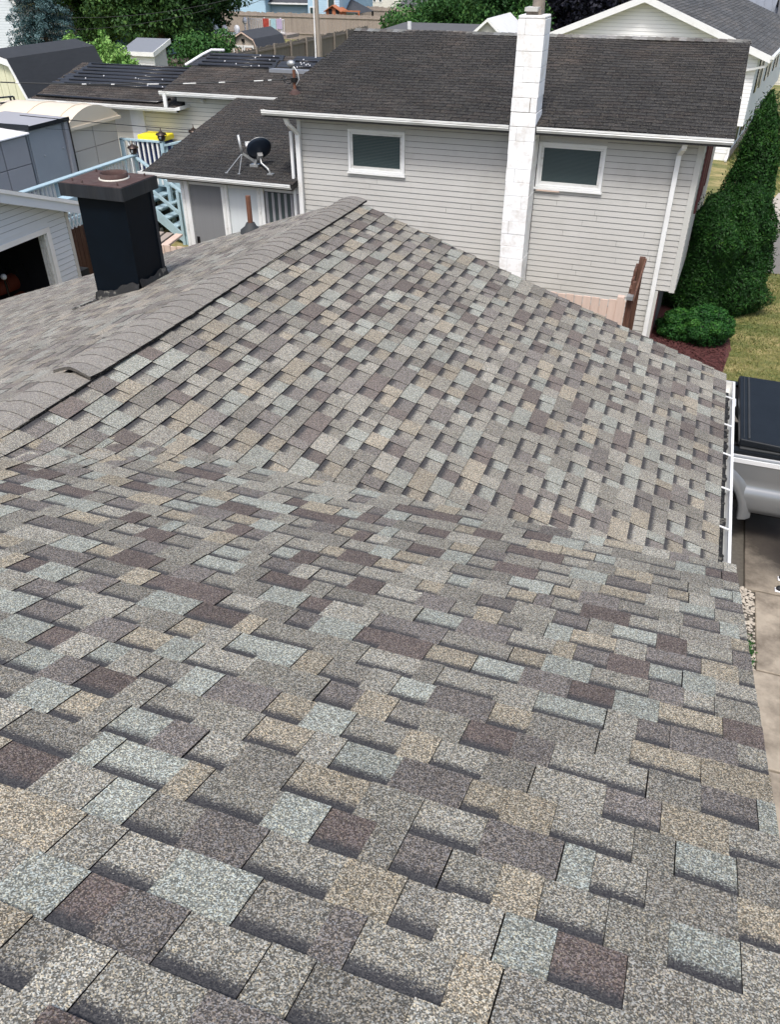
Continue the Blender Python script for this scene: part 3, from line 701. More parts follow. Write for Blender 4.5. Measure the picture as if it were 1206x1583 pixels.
# main roof
RT = .25; CR = math.sqrt(1 + RT * RT); RX0, RX1 = -7.93, .40; RY0 = 14.74; RZ0 = 3.865
def gz_(Y): return RZ0 + RT * (Y - RY0)
rf = slab([(RX0, RY0, RZ0 - .02), (RX1, RY0, RZ0 - .02), (RX1 + .03, 18.86, gz_(18.86) - .02), (RX0 + .28, 18.86, gz_(18.86) - .02)], .11, white_paint, 'roof', nh)
mp = plane_map((0, 18.86, gz_(18.86)), (1, 0, 0), (0, -1, -RT))
rows = 33; er = (18.86 - RY0) * CR / rows
# slight waviness of the old deck
def mapN(u, w, h):
    p = mp(u, w, h); return (p[0], p[1], p[2] + .010 * math.sin(u * 1.9 + w * 1.1) + .008 * math.sin(u * .8 - w * 2.2))
shingle_field(rf, mapN, rows, er, lambda k: (RX0 + .28 * (1 - k / rows) - random.uniform(0, .02), RX1 + .03), '3tab', OLDSH, tone_fn=old_tone(), limit=300, clips=[], lift=1.25, gapmin=.009)
capm = MB().box(RX0 + .26, 18.80, gz_(18.86) - .03, RX1 + .03, 18.92, gz_(18.86) + .004).build('ridge_cap', rubber, nh)
u = RX0 + .24
while u < RX1:
    hh = .018; yv = 18.86; z = gz_(yv)
    tn = random.choice([(.15, .155, .15), (.12, .12, .115), (.20, .205, .205), (.085, .08, .078)])
    V = [(u, yv - .15, z - .036 + hh), (u + .146, yv - .15, z - .042 + hh), (u + .146, yv, z + .0 + hh), (u, yv, z + .008 + hh), (u, yv + .15, z - .036 + hh), (u + .146, yv + .15, z - .042 + hh)]
    n = 6; V += [(v[0], v[1], v[2] - .02) for v in V]
    F = [(0, 1, 2, 3), (3, 2, 5, 4), (0, 6, 7, 1), (0, 3, 9, 6), (3, 4, 10, 9), (1, 7, 8, 2), (2, 8, 11, 5)]
    link_mesh('ridge_shingle', V, F, OLDSH, capm, tones=[tn, tn] + [EDGE] * 5, bands=[0] * 7, specks=[.4] * 7, uvs=[(0, 1)] * 28); u += .148
slab([(RX0, 18.95, gz_(18.86) - .03), (RX1, 18.95, gz_(18.86) - .03), (RX1, 23.0, RZ0), (RX0, 23.0, RZ0)], .11, OLDSH, 'rear_slope', nh, tones=[(.05, .05, .05)] * 6, bands=[0] * 6, specks=[.6] * 6)
# gutters either side of the chimney
def front_gutter(parent, x0, x1, y, z, h=.095, d=.115):
    g = MB().prism([(y + d, z), (y + d, z - h), (y + .03, z - h), (y + .004, z - h * .55), (y + .012, z - h * .42), (y, z - h * .3), (y, z), (y + .016, z), (y + .016, z - h * .25), (y + .04, z - h + .01), (y + d - .01, z - h + .01), (y + d - .01, z)], 'x', x0, x1).build('gutter', gutter_white, parent)
    return g
front_gutter(nh, -7.97, -3.215, 14.70, 3.865); front_gutter(nh, -2.735, .42, 14.70, 3.865)
def downspout(parent, pts, w=.075, d=.06, name='downspout', m_=white_paint):
    b = MB()
    for p, q in zip(pts[:-1], pts[1:]): b.bar(p, q, w, d)
    return bevel(b.build(name, m_, parent), .012, 2)
downspout(nh, [(-.30, 14.78, 3.78), (-.31, 14.84, 3.66), (-.37, 15.12, 3.52), (-.372, 15.125, .1)], .085)
downspout(nh, [(-7.52, 14.78, 3.78), (-7.50, 14.86, 3.62), (-7.43, 15.10, 3.42), (-7.43, 15.12, .1)], .095)
downspout(nh, [(-7.58, 15.12, 3.45), (-7.58, 15.13, .1)], .06, name='corner_post')
# roof hood over left downspout
# chimney of painted blocks
bc = thing('block_chimney', 'tall white painted block chimney rising through the neighbour roof edge', 'chimney', (-2.98, 14.98, 0))
cx0, cx1, cy0, cy1 = -3.195, -2.76, 14.69, 15.19
MB().box(cx0 + .012, cy0 + .012, 0, cx1 - .012, cy1 - .012, 5.46).build('core', mortar, bc)
z = 0.05; k = 0; rr = random.Random(11)
while z < 5.40:
    h = .2235; g = .0035 + (.009 if z > 3.7 and rr.random() < .6 else 0)
    sp = [1.0, 1.0, .28, 1.0, .72, 1.0, .35][k % 7]
    o_ = lambda: rr.uniform(-.0035, .0035)
    cut = cx0 + (cx1 - cx0) * sp
    def blk(x0, x1):
        a_ = (x0 + (g / 2 if x0 > cx0 else 0), cy0 + o_(), z + g / 2 + o_() * .5, x1 - (g / 2 if x1 < cx1 else 0), cy1 + o_(), z + h - g / 2 + o_() * .5)
        bevel(MB().box(*a_).build('block', block_white, bc), .004, 1)
    if sp < 1: blk(cx0 + o_(), cut); blk(cut, cx1 + o_())
    else: blk(cx0 + o_(), cx1 + o_())
    z += h; k += 1
bevel(MB().box(cx0 + .0, cy0 - .0, z, cx1, cy1, z + .05).build('crown', block_white, bc), .02, 2)
MB().box(cx0 + .1, cy0 + .1, z + .05, cx1 - .1, cy1 - .1, z + .13).build('mortar_bed', mortar, bc)
MB().box(cx0 + .085, cy0 + .03, z + .10, cx1 - .14, cy1 - .14, z + .155).build('cap_slab', corner_grey, bc)
MB().tube([(-2.95, 15.02, z + .1), (-2.95, 15.02, z + .34)], .10, 14).build('flue_tile', mortar, bc)
# service mast with weatherhead
ms = thing('service_mast', 'rusty electric service mast with round weatherhead on the neighbour roof corner', 'service mast', (-7.62, 15.35, 4.0))
mz = gz_(15.5)
MB().tube([(-7.62, 15.5, mz - .04), (-7.62, 15.5, mz + .40)], .032, 10).build('pipe', rust_pipe, ms)
MB().tube([(-7.62, 15.5, mz + .22), (-7.63, 15.5, mz + .45)], .027, 10).build('upper_pipe', galv, ms)
MB().lathe((-7.62, 15.5, mz), [(.12, -.03), (.11, .02), (.05, .06), (.034, .08)], 12).build('boot', rust, ms, smooth=True)
MB().sphere((-7.67, 15.5, mz + .50), .072, 12, 8, (1.15, .85, .85)).build('weatherhead', galv, ms, smooth=True)
MB().box(-7.67, 15.45, mz + .19, -7.57, 15.55, mz + .27).build('clamp', black_gloss, ms)
MB().tube([(-7.60, 15.46, mz + .46), (-7.52, 15.46, mz + .36), (-7.50, 15.46, mz + .24), (-7.57, 15.46, mz + .15)], .010, 6).build('drip_loop', lnb_grey, ms, smooth=True)
MB().tube([(-7.70, 15.48, mz + .23), (-7.78, 15.48, mz + .24), (-7.83, 15.48, mz + .30), (-7.88, 15.48, mz + .25), (-7.80, 15.48, mz + .18), (-7.72, 15.48, mz + .16), (-7.66, 15.48, mz + .2)], .011, 6).build('splice', black_gloss, ms, smooth=True)
def cable(name, label, pts, r, sag=0.3, m_=rubber, n=24, group=None):
    p, q = Vector(pts[0]), Vector(pts[1])
    P = [p.lerp(q, i / n) - Vector((0, 0, sag * 4 * (i / n) * (1 - i / n))) for i in range(n + 1)]
    o = MB().tube(P, r, 5).build(name, m_, None, smooth=True); setp(o, label=label, category='cable', group=group); return o, P
p1 = Vector((-7.72, 15.48, mz + .24)); p0 = at(0, 127, Y=13.2)
o, P = cable('service_cable', 'thick black overhead cable wrapped in white strips running to the service mast', (p0, p1), .011, .06, n=40)
for i, f_ in ((2, .5), (11, .6), (15, .5), (20, 1.6), (25, 1.8), (30, .9), (35, 1.3), (37, .5)):
    MB().tube([P[i], P[i].lerp(P[i + 2], f_ / 2)], .0115, 6).build('white_wrap', lnb_grey, o)
o, P = cable('overhead_wire', 'upper thin dark wire crossing in front of the cream siding', (at(30, 178, Y=13), at(330, 203, Y=19.2)), .008, .02)
o, P = cable('overhead_wire', 'lower faint wire crossing just above the yellow lid', (at(70, 199, Y=14), at(300, 205, Y=19.3)), .004, .02)

# ================================================================== SUNROOM WING of the neighbour house (its own lean-to roof)
sr = thing('sunroom', 'low sunroom with dark shingle lean-to roof, grey and white panels and vertical blinds', 'sunroom', (-9, 15.2, 0))
def gs(Y): return 2.53 + .2 * (Y - 14.83)
CRS = math.sqrt(1.04)
srr = slab([(-10.93, 14.83, gs(14.83) - .02), (-7.47, 14.83, gs(14.83) - .02), (-7.47, 21.5, gs(21.5) - .02), (-10.93, 21.5, gs(21.5) - .02)], .09, white_paint, 'roof', sr)
rows = 50; er = (21.5 - 14.83) * CRS / rows
mpS = plane_map((0, 21.5, gs(21.5)), (1, 0, 0), (0, -1, -.2))
shingle_field(srr, mpS, rows, er, lambda k: (-10.95, -7.47), '3tab', OLDSH, tone_fn=old_tone((.032, .032, .033), .14), limit=250, lift=1.1, gapmin=.008)
front_gutter(sr, -11.02, -7.50, 14.76, 2.545)
MB().prism([(15.22, 0), (21.4, 0), (21.4, gs(21.4) - .14), (15.22, gs(15.22) - .14)], 'x', -10.2, -7.47).build('wall', cream_siding, sr)
part('fascia', white_paint, sr, box=(-10.6, 15.165, 2.28, -7.47, 15.22, 2.43))
for (x0, x1) in ((-10.27, -10.08), (-9.30, -9.15), (-8.46, -8.30)):
    bevel(part('post', white_paint, sr, box=(x0, 15.12, 0, x1, 15.22, 2.40)), .01, 2)
    part('post_batten', gutter_white, sr, box=(x0 + .05, 15.105, 0, x0 + .085, 15.119, 2.39))
scr = mat('grey_screen', (0.20, 0.205, 0.21), .7, var=.08, scale=2, stretch=(12, 1, .3)); panelw = mat('white_panel', (0.62, 0.66, 0.67), .6, var=.06, scale=2, stretch=(10, 1, .3))
d_ = part('screen_door', scr, sr, box=(-10.078, 15.17, .1, -9.302, 15.20, 2.28))
part('handle', black_gloss, d_, box=(-10.03, 15.13, .95, -9.98, 15.168, 1.2))
part('white_panel', panelw, sr, box=(-9.148, 15.17, .1, -8.462, 15.20, 2.28))
part('window_backing', dark, sr, box=(-8.298, 15.19, .1, -7.50, 15.21, 2.28))
for i in range(11):
    x = -8.27 + i * .071
    MB().hexa([(x, 15.14, .2), (x + .05, 15.165, .2), (x + .05, 15.17, .2), (x, 15.145, .2), (x, 15.14, 2.27), (x + .05, 15.165, 2.27), (x + .05, 15.17, 2.27), (x, 15.145, 2.27)]).build('blind_slat', blind_m if i % 2 else resin_grey, sr)

# satellite dish and empty tripod mount
tm = thing('antenna_mount', 'bare galvanised tripod mount without a dish on the sunroom roof', 'antenna mount', (-8.9, 15.3, 2.6))
def onS(x, y, h=0): return (x, y, gs(y) + h)
hub_ = Vector((-8.83, 15.35, 2.93))
MB().tube([hub_, hub_ + Vector((-.02, 0, .12)), hub_ + Vector((-.05, 0, .34))], .028, 10).build('mast', galv, tm, smooth=True)
for f_ in (onS(-9.08, 15.08, .01), onS(-8.79, 15.08, .01)):
    MB().tube([hub_, f_], .009, 6).build('strut', galv, tm); MB().box(f_[0] - .03, f_[1] - .02, f_[2] - .004, f_[0] + .03, f_[1] + .02, f_[2] + .008).build('foot', galv, tm)
MB().bar(hub_, onS(-8.63, 15.55, .06), .045, .05).build('arm', galv, tm)
MB().box(-8.74, 15.45, gs(15.45), -8.55, 15.60, gs(15.6) + .02).build('base_plate', galv, tm)
MB().bar(onS(-8.66, 15.52, .0), onS(-8.60, 15.52, .13), .06, .05).build('bracket', galv, tm)
dh = thing('satellite_dish', 'dark satellite dish with white receiver head seen from behind on the sunroom roof', 'satellite dish', (-8.2, 15.2, 2.6))
dc = at(401, 233, Y=15.45); dn = Vector((-.52, .62, .58)).normalized()     # opening direction, away from us
t1 = dn.cross(Vector((0, 0, 1))).normalized(); t2 = t1.cross(dn)
V = []; nn = 28; rads = [0, .07, .14, .20, .252]
for j, r_ in enumerate(rads):
    for k in range(nn):
        q = 2 * math.pi * k / nn
        V.append(dc + t1 * (r_ * math.cos(q)) + t2 * (r_ * 1.12 * math.sin(q)) + dn * (r_ * r_ * .9))
V2 = [v + dn * .012 for v in V]
F = [(j * nn + k, j * nn + (k + 1) % nn, (j + 1) * nn + (k + 1) % nn, (j + 1) * nn + k) for j in range(len(rads) - 1) for k in range(nn)]
N0 = len(V); F2 = [tuple(i + N0 for i in reversed(f)) for f in F] + [((len(rads) - 1) * nn + k, (len(rads) - 1) * nn + (k + 1) % nn, N0 + (len(rads) - 1) * nn + (k + 1) % nn, N0 + (len(rads) - 1) * nn + k) for k in range(nn)]
link_mesh('reflector', [tuple(v) for v in V + V2], F + F2, dish_blue, dh, smooth=True)
rim = MB(); rim.tube([dc + t1 * (.253 * math.cos(2 * math.pi * k / 28)) + t2 * (.253 * 1.12 * math.sin(2 * math.pi * k / 28)) + dn * .066 for k in range(29)], .006, 5); rim.build('rim', galv, dh, smooth=True)
back = dc - dn * .03 - t2 * .10 * (1 if t2.z > 0 else -1)
MB().bar(back + dn * .02, back - dn * .07, .10, .13).build('bracket', galv, dh)
foot = Vector(onS(-8.13, 15.2, .01))
MB().tube([back - dn * .05, back - dn * .06 + Vector((.02, 0, -.10)), foot + Vector((-.06, 0, .10)), foot], .021, 10).build('mast', galv, dh, smooth=True)
MB().box(foot.x - .06, foot.y - .05, foot.z - .01, foot.x + .06, foot.y + .05, foot.z + .012).build('foot', galv, dh)
arm_end = at(386, 222, Y=15.75)
MB().tube([dc - t2 * .26 * (1 if t2.z > 0 else -1), arm_end], .011, 6).build('feed_arm', galv, dh)
hd = MB().bar(arm_end - t1 * .10, arm_end + t1 * .10, .07, .08).build('receiver', lnb_grey, dh); bevel(hd, .012, 2)
for s in (-.06, .03, ): MB().sphere(arm_end + t1 * s - dn * .045, .042, 10, 7).build('feed_horn', white_plastic, hd, smooth=True)

# ================================================================== LONG CREAM BUILDING BEHIND (two stepped roofs)
cb = thing('cream_house', 'long cream-sided building with two stepped roofs, white gutters and solar heating mats', 'house', (-14, 19.5, 0))
E1x, E2x = (-17.3, -12.72), (-13.12, -9.6)
def g1(Y): return 3.05 + .26 * (Y - 19.1)
def g2(Y): return 3.42 + .26 * (Y - 19.1)
MB().box(-17.0, 19.48, 0, -14.0, 24, 3.02).build('wall', cream_siding, cb); MB().box(-14.0, 19.479, 0, -9.6, 24, 3.02).build('wall', lap_shade, cb)
MB().box(-12.95, 19.479, 3.021, -9.6, 24, 3.36).build('upper_wall', lap_shade, cb)
siding(cb, (-14.0, 19.48, 0), (1, 0, 0), (0, -1, 0), 4.4, .3, 3.36, .1016, cream_siding, openings=[(0, 1.05, 2.97, 4)])
part('pilaster', white_paint, cb, box=(-14.42, 19.42, 0, -14.0, 19.5, 2.98))
part('pilaster_joint', gutter_white, cb, box=(-14.30, 19.412, .3, -14.27, 19.419, 2.2))
r1 = slab([(E1x[0], 19.1, g1(19.1) - .02), (E1x[1], 19.1, g1(19.1) - .02), (E1x[1], 21.5, g1(21.5) - .02), (E1x[0], 21.5, g1(21.5) - .02)], .09, white_paint, 'roof', cb)
r2_ = slab([(E2x[0], 19.1, g2(19.1) - .02), (E2x[1], 19.1, g2(19.1) - .02), (E2x[1], 21.5, g2(21.5) - .02), (E2x[0], 21.5, g2(21.5) - .02)], .09, white_paint, 'roof', cb)
CRE = math.sqrt(1 + .26 ** 2); rows = 18; er = 2.4 * CRE / rows
for (roof_, x0, x1, gg) in ((r1, *E1x, g1), (r2_, *E2x, g2)):
    shingle_field(roof_, plane_map((0, 21.5, gg(21.5)), (1, 0, 0), (0, -1, -.26)), rows, er, lambda k: (x0, x1), '3tab', OLDSH, tone_fn=old_tone((.046, .042, .040), .3), limit=140, gapmin=.008)
    slab([(x0, 21.5, gg(21.5) - .02), (x1, 21.5, gg(21.5) - .02), (x1, 24.2, gg(21.5) - .7), (x0, 24.2, gg(21.5) - .7)], .09, OLDSH, 'rear_slope', cb, tones=[(.06, .055, .05)] * 6, bands=[0] * 6, specks=[.6] * 6)
front_gutter(cb, E1x[0] - .04, E1x[1], 19.02, 3.06, .11, .13); front_gutter(cb, E2x[0] - .04, E2x[1], 19.02, 3.43, .11, .13)
MB().prism([(-12.72, 3.0), (-12.58, 3.02), (-12.58, 3.1), (-12.72, 3.07)], 'y', 19.0, 19.5).build('gutter_return', gutter_white, cb)
downspout(cb, [(-13.02, 19.06, 3.36), (-13.02, 19.06, 3.06)], .10)
downspout(cb, [(-17.2, 19.08, 3.0), (-17.1, 19.2, 2.85), (-16.6, 19.42, 2.75)], .09)
MB().sphere((-12.15, 19.40, 3.22), .06, 8, 6).build('floodlight', lnb_grey, cb, smooth=True)
MB().box(-10.52, 19.35, 2.76, -10.44, 19.46, 2.92).build('wall_lamp', black_gloss, cb)
def solar(name, label, x0, x1, ya, yb, gg, nt, rr_):
    t = thing(name, label, 'solar mat', ((x0 + x1) / 2, (ya + yb) / 2, gg((ya + yb) / 2)), 'black pool heating mats on the cream building roofs')
    for i in range(nt):
        y0 = ya + (yb - ya) * i / nt; y1 = ya + (yb - ya) * (i + .86) / nt
        sx = rr_.uniform(-.1, .12)
        MB().hexa([(x0 + sx + .35 * (i / nt), y0, gg(y0) + .014), (x1 + sx * .4, y0, gg(y0) + .014), (x1 + sx * .4, y1, gg(y1) + .014), (x0 + sx + .35 * (i / nt), y1, gg(y1) + .014),
                   (x0 + sx + .35 * (i / nt), y0, gg(y0) + .035), (x1 + sx * .4, y0, gg(y0) + .035), (x1 + sx * .4, y1, gg(y1) + .035), (x0 + sx + .35 * (i / nt), y1, gg(y1) + .035)]).build('mat_strip', black_mat, t)
        y = y0
        if i % 2 == 0: MB().tube([(x0 + .4, y - .01, gg(y) + .05), ((x0 + x1) / 2, y + .02, gg(y) + .045), (x1 - .1, y, gg(y) + .05)], .016, 6).build('hose', black_gloss, t, smooth=True)
    m = MB()
    for i in range(9):
        x = rr_.uniform(x0 + .5, x1 - .2); y = rr_.uniform(ya, yb); m.box(x - .014, y - .012, gg(y) + .03, x + .014, y + .012, gg(y) + .055)
    m.build('strap_clip', white_plastic, t)
    return t
rr = random.Random(8)
solar('solar_mat', 'row of black heating mats covering the upper half of the left stepped roof', -17.25, -13.55, 20.05, 21.45, g1, 13, rr)
sm2 = solar('solar_mat', 'black heating mats with white end pipe on the higher right stepped roof', -13.30, -10.75, 20.62, 21.47, g2, 8, rr)
solar('solar_mat', 'short black heating mat piece nearest the weatherhead on the right stepped roof', -10.70, -9.6, 20.75, 21.47, g2, 4, rr)
MB().tube([(-13.25, 20.55, g2(20.55) + .05), (-13.1, 21.2, g2(21.2) + .07), (-12.98, 21.48, g2(21.48) + .08), (-12.6, 21.5, g2(21.5) + .08)], .035, 8).build('white_pipe', white_plastic, sm2, smooth=True)
hp = MB().tube([(-17.2, 19.25, g1(19.25) + .04), (-15, 19.22, g1(19.22) + .045), (-13.4, 19.25, g1(19.25) + .04), (-13.15, 19.5, g1(19.5) + .04)], .03, 8).build('solar_hose', black_gloss, None, smooth=True)
setp(hp, label='long black hose lying just above the gutter of the left stepped roof', category='hose')
fl = part('flashing_sheet', far_metal, cb, box=(-10.75, 20.45, g2(20.45) + .0, -9.6, 20.7, g2(20.7) + .02))

# ================================================================== POOL DECK, RAILINGS, STAIRS
dk = thing('deck', 'light blue wooden deck with white balusters and stairs down to the yard', 'deck', (-14, 17, 0))
DZ = 1.2
m = MB()
for i in range(38):
    x = -18.8 + i * .142
    if x < -13.5: MB().box(x, 13.0, DZ - .04, x + .135, 19.3, DZ).build('deck_board', deck_blue, dk)
part('rim_joist', deck_blue, dk, box=(-13.46, 13.0, DZ - .24, -13.41, 19.3, DZ - .002))
part('rim_joist', deck_blue, dk, box=(-18.8, 12.97, DZ - .24, -13.41, 13.0, DZ - .002))
for y in (13.05, 15.07, 16.6, 18.0): bevel(part('post', deck_blue, dk, box=(-13.50, y - .05, 0, -13.40, y + .05, 2.08)), .006, 1)
bevel(part('top_rail', deck_blue, dk, box=(-13.54, 12.9, 2.08, -13.38, 18.08, 2.12)), .008, 1)
part('bottom_rail', deck_blue, dk, box=(-13.47, 13.0, 1.28, -13.43, 18.0, 1.34))
y = 13.18
while y < 17.95:
    if min(abs(y - p) for p in (15.07, 16.6)) > .06: part('baluster', white_paint, dk, box=(-13.465, y - .02, 1.34, -13.435, y + .02, 2.08))
    y += .125
# second rail on a raised platform at the back
R2 = 18.75
part('platform', deck_blue, dk, box=(-14.6, R2, 1.2, -12.7, 19.4, 1.42))
part('top_rail', deck_blue, dk, box=(-14.35, R2 - .05, 2.28, -13.05, R2 + .05, 2.32))
x = -14.28
while x < -13.1:
    part('baluster', white_paint, dk, box=(x, R2 - .02, 1.25, x + .05, R2 + .02, 2.28)); x += .145
for x in (-14.3, -13.08): part('post', deck_blue, dk, box=(x - .05, R2 - .05, 0, x + .05, R2 + .05, 2.3))
MB().bar((-13.05, R2, 2.22), (-12.45, 19.35, 2.32), .11, .04).build('top_rail', deck_blue, dk)
for i in range(6):
    p = Vector((-13.0, R2 + .05, 0)).lerp(Vector((-12.5, 19.3, 0)), i / 5)
    part('baluster', deck_blue, dk, box=(p.x - .02, p.y - .02, 1.3, p.x + .02, p.y + .02, 2.22))
st = thing('stairs', 'light blue wooden stairs with open treads going down from the deck', 'stairs', (-12.7, 18.5, 0))
for i in range(6):
    x = -13.38 + .215 * i; z = DZ - .2 * (i + 1) + .2
    bevel(part('tread', deck_blue, st, box=(x, 18.02, z - .19, x + .26, 19.1, z - .15)), .006, 1)
    part('riser', deck_blue, st, box=(x - .004, 18.03, z - .33, x + .012, 19.08, z - .195))
for y in (17.98, 19.11):
    MB().prism([(-13.4, .78), (-13.4, 1.12), (-12.0, -.08 + .08), (-12.28, 0)], 'y', y, y + .035).build('stringer', deck_blue, st)
MB().bar((-13.42, 18.0, 2.06), (-12.12, 17.98, 1.28), .10, .04).build('handrail', deck_blue, st)
for x, zt in ((-12.30, 1.36), (-12.16, 1.28)): part('post', deck_blue, st, box=(x - .04, 17.93, 0, x + .04, 18.01, zt))
MB().bar((-13.4, 18.0, 1.5), (-12.3, 17.98, .75), .04, .08).build('lower_rail', deck_blue, st)
def lantern(label, c):
    t = thing('solar_lantern', label, 'lantern', c, 'bronze lanterns on the deck posts'); v0 = set(bpy.data.objects)
    x, y, z = c
    MB().lathe(c, [(.02, 0), (.10, .02), (.135, .10), (.12, .17), (.09, .19)], 14).build('globe', bronze, t, smooth=True)
    MB().lathe(c, [(.19, .185), (.17, .215), (.05, .27), (.02, .30), (.012, .38), (.001, .39)], 14).build('lid', bronze, t, smooth=True)
    for s in (-1, 1): MB().tube([(x + s * .13, y, z + .1), (x + s * .2, y, z + .17), (x + s * .17, y, z + .24)], .012, 5).build('handle', bronze, t)
    MB().sphere((x + .02, y - .09, z + .11), .055, 8, 6).build('lens', galv, t, smooth=True)
    t.scale = (.74, .74, .82)
lantern('dark lantern on the nearest deck post where the stairs begin', (-13.45, 18.0, 2.12))
lantern('dark lantern on the corner post right of the yellow lid', (-13.08, R2, 2.32))
lantern('dark lantern farthest back, against the cream siding', (-12.48, 19.33, 2.34))
cl = thing('corner_figure', 'dark ornament standing below the middle lantern at the rail end', 'ornament', (-12.97, 18.6, 1.42))
MB().lathe((-12.97, 18.6, 1.5), [(.02, 0), (.10, .08), (.12, .22), (.07, .36), (.09, .44), (.05, .56), (.01, .58)], 12).build('body', black_gloss, cl, smooth=True)
sb = thing('storage_box', 'navy box with a bright yellow lid behind the white balusters', 'storage box', (-13.55, 19.05, 1.42))
bevel(MB().box(-14.0, 18.86, 1.42, -13.15, 19.35, 2.26).build('tub', navy, sb), .02)
bevel(MB().box(-13.86, 18.80, 2.28, -13.10, 19.36, 2.42).build('lid', yellow, sb), .03)
# lattice skirt and clutter under the deck corner
lt = thing('lattice_panel', 'small white diagonal lattice panel beside the black chimney', 'lattice', (-12.1, 13.6, 1.0))
m0 = at(113, 341, X=-12.2); lt.location = (m0.x, m0.y, m0.z)
for i in range(4):
    for s in (-1, 1):
        y = m0.y - .20 + i * .12
        MB().bar((m0.x + (.012 if s > 0 else 0), y, m0.z - .15), (m0.x + (.012 if s > 0 else 0), y + s * .15, m0.z + .15), .010, .022).build('lath', white_paint, lt)
dp = thing('dark_panel', 'dark brown wooden screen in the narrow gap between garage and black chimney', 'screen', (-12.3, m0.y, 0))
for i in range(11): MB().box(-12.32, m0.y - .7 + i * .13, 0, -12.28, m0.y - .7 + i * .13 + .12, m0.z - .17 - .01 * (i % 3)).build('board', brown_wood, dp)
MB().box(-12.2, m0.y - .6, 0, -11.9, m0.y - .2, .75).build('bin', rubber, dp)
bb = thing('blue_bracket_board', 'pale blue fascia board end between the garage and black chimney', 'board', (-12.3, m0.y, 1.9))
MB().box(-12.4, m0.y - .4, m0.z + .27, -12.1, m0.y + .6, m0.z + .47).build('board', deck_blue, bb)
wc = thing('wheeled_cart', 'small dark wheeled cart standing at the foot of the stairs', 'cart', (-12.8, 17.3, 0))
c0 = at(248, 356, Z=.12)
MB().tube([(c0.x - .03, c0.y, .13), (c0.x + .03, c0.y, .13)], .13, 18).build('wheel', rubber, wc); MB().tube([(c0.x + .03, c0.y, .13), (c0.x + .04, c0.y, .13)], .07, 14).build('hub', lnb_grey, wc)
MB().tube([(c0.x, c0.y, .2), (c0.x - .5, c0.y + .6, .3), (c0.x - .6, c0.y + .9, .8)], .02, 6).build('frame', black_gloss, wc)
MB().box(c0.x - .9, c0.y + .1, .16, c0.x - .1, c0.y + .8, .55).build('tray', rubber, wc)

# storage sheds standing on the deck
def panel_grid(parent, x, y0, y1, z0, z1, ny, nz, material, name):
    for i in range(ny):
        for j in range(nz):
            a0 = y0 + (y1 - y0) * i / ny + .012; a1 = y0 + (y1 - y0) * (i + 1) / ny - .012; b0 = z0 + (z1 - z0) * j / nz + .008; b1 = z0 + (z1 - z0) * (j + 1) / nz - .008
            bevel(MB().box(x, a0, b0, x + .02, a1, b1).build(name, material, parent), .008, 1)
s1 = thing('resin_shed', 'grey resin shed with a pale flat lid, at the left edge of the photo', 'shed', (-15, 14.3, DZ))
MB().box(-16.6, 12.9, DZ, -14.22, 15.28, 2.96).build('body', mat('shed_seam', (.16, .16, .175), .6), s1)
panel_grid(s1, -14.22, 12.92, 15.26, DZ + .02, 2.95, 3, 3, resin_grey, 'wall_panel')
lid = MB().prism([(-16.75, 2.97), (-14.12, 2.97), (-14.12, 3.01), (-15.0, 3.07), (-16.75, 3.1)], 'y', 12.8, 15.33).build('lid', white_plastic, s1); bevel(lid, .02)
s2 = thing('resin_shed', 'slate grey resin cabinet with a black-edged top between the two other sheds', 'shed', (-15, 15.9, DZ))
MB().box(-15.9, 15.34, DZ, -14.25, 16.62, 3.06).build('body', resin_door, s2)
dr = bevel(MB().box(-14.25, 15.38, DZ + .25, -14.215, 16.50, 3.02).build('door', resin_door, s2), .01, 1)
MB().box(-14.25, 15.38, DZ, -14.215, 16.50, DZ + .235).build('kick_panel', resin_door, s2)
for (y, z) in ((15.72, 2.45), (16.38, 2.5), (15.95, DZ + .33), (16.2, DZ + .33)): MB().sphere((-14.205, y, z), .028, 8, 6).build('knob', resin_door, dr, smooth=True)
MB().box(-14.26, 16.53, DZ, -14.16, 16.66, 3.08).build('corner_post', resin_grey, s2); MB().box(-14.17, 16.66, DZ, -14.14, 16.69, 3.08).build('edge_seal', black_gloss, s2)
MB().prism([(-15.95, 3.07), (-14.12, 3.07), (-14.12, 3.12), (-15.95, 3.16)], 'y', 15.32, 16.68).build('top', resin_grey, s2); MB().box(-14.119, 15.32, 3.05, -14.10, 16.68, 3.135).box(-15.95, 15.30, 3.05, -14.10, 15.319, 3.16).build('edge_seal', black_mattemat, s2)
s3 = thing('resin_shed', 'beige resin shed with a cream arched roof, nearest the cream building', 'shed', (-15, 17.7, DZ))
MB().box(-16.6, 16.72, DZ, -14.32, 18.62, 2.86).build('body', mat('beige_seam', (.36, .32, .28), .6), s3)
panel_grid(s3, -14.32, 16.74, 18.60, DZ + .02, 2.85, 2, 3, resin_beige, 'wall_panel')
# arched roof: ridge of the barrel runs along X
V = []; na = 16
for x in (-16.75, -14.22):
    for i in range(na + 1):
        q = i / na; V.append((x, 16.64 + 2.06 * q, 2.87 + .36 * math.sin(math.pi * q) ** .8))
n = len(V) // 2; V += [(v[0], v[1], 2.83) for v in V]
F = [(i, i + 1, n + i + 1, n + i) for i in range(na)] + [(i + 1, i, 2 * n + i, 2 * n + i + 1) for i in range(na)] + [(n + i, n + i + 1, 3 * n + i + 1, 3 * n + i) for i in range(na)]
link_mesh('arched_roof', V, F, resin_cream, s3, smooth=False)
for x in (-15.6, -14.6):
    MB().tube([(x, 16.64 + 2.06 * i / na, 2.875 + .36 * math.sin(math.pi * i / na) ** .8) for i in range(na + 1)], .022, 6).build('roof_rib', resin_cream, s3, smooth=True)
MB().box(-14.26, 16.62, 2.80, -14.19, 18.72, 2.87).build('eave_trim', resin_cream, s3)
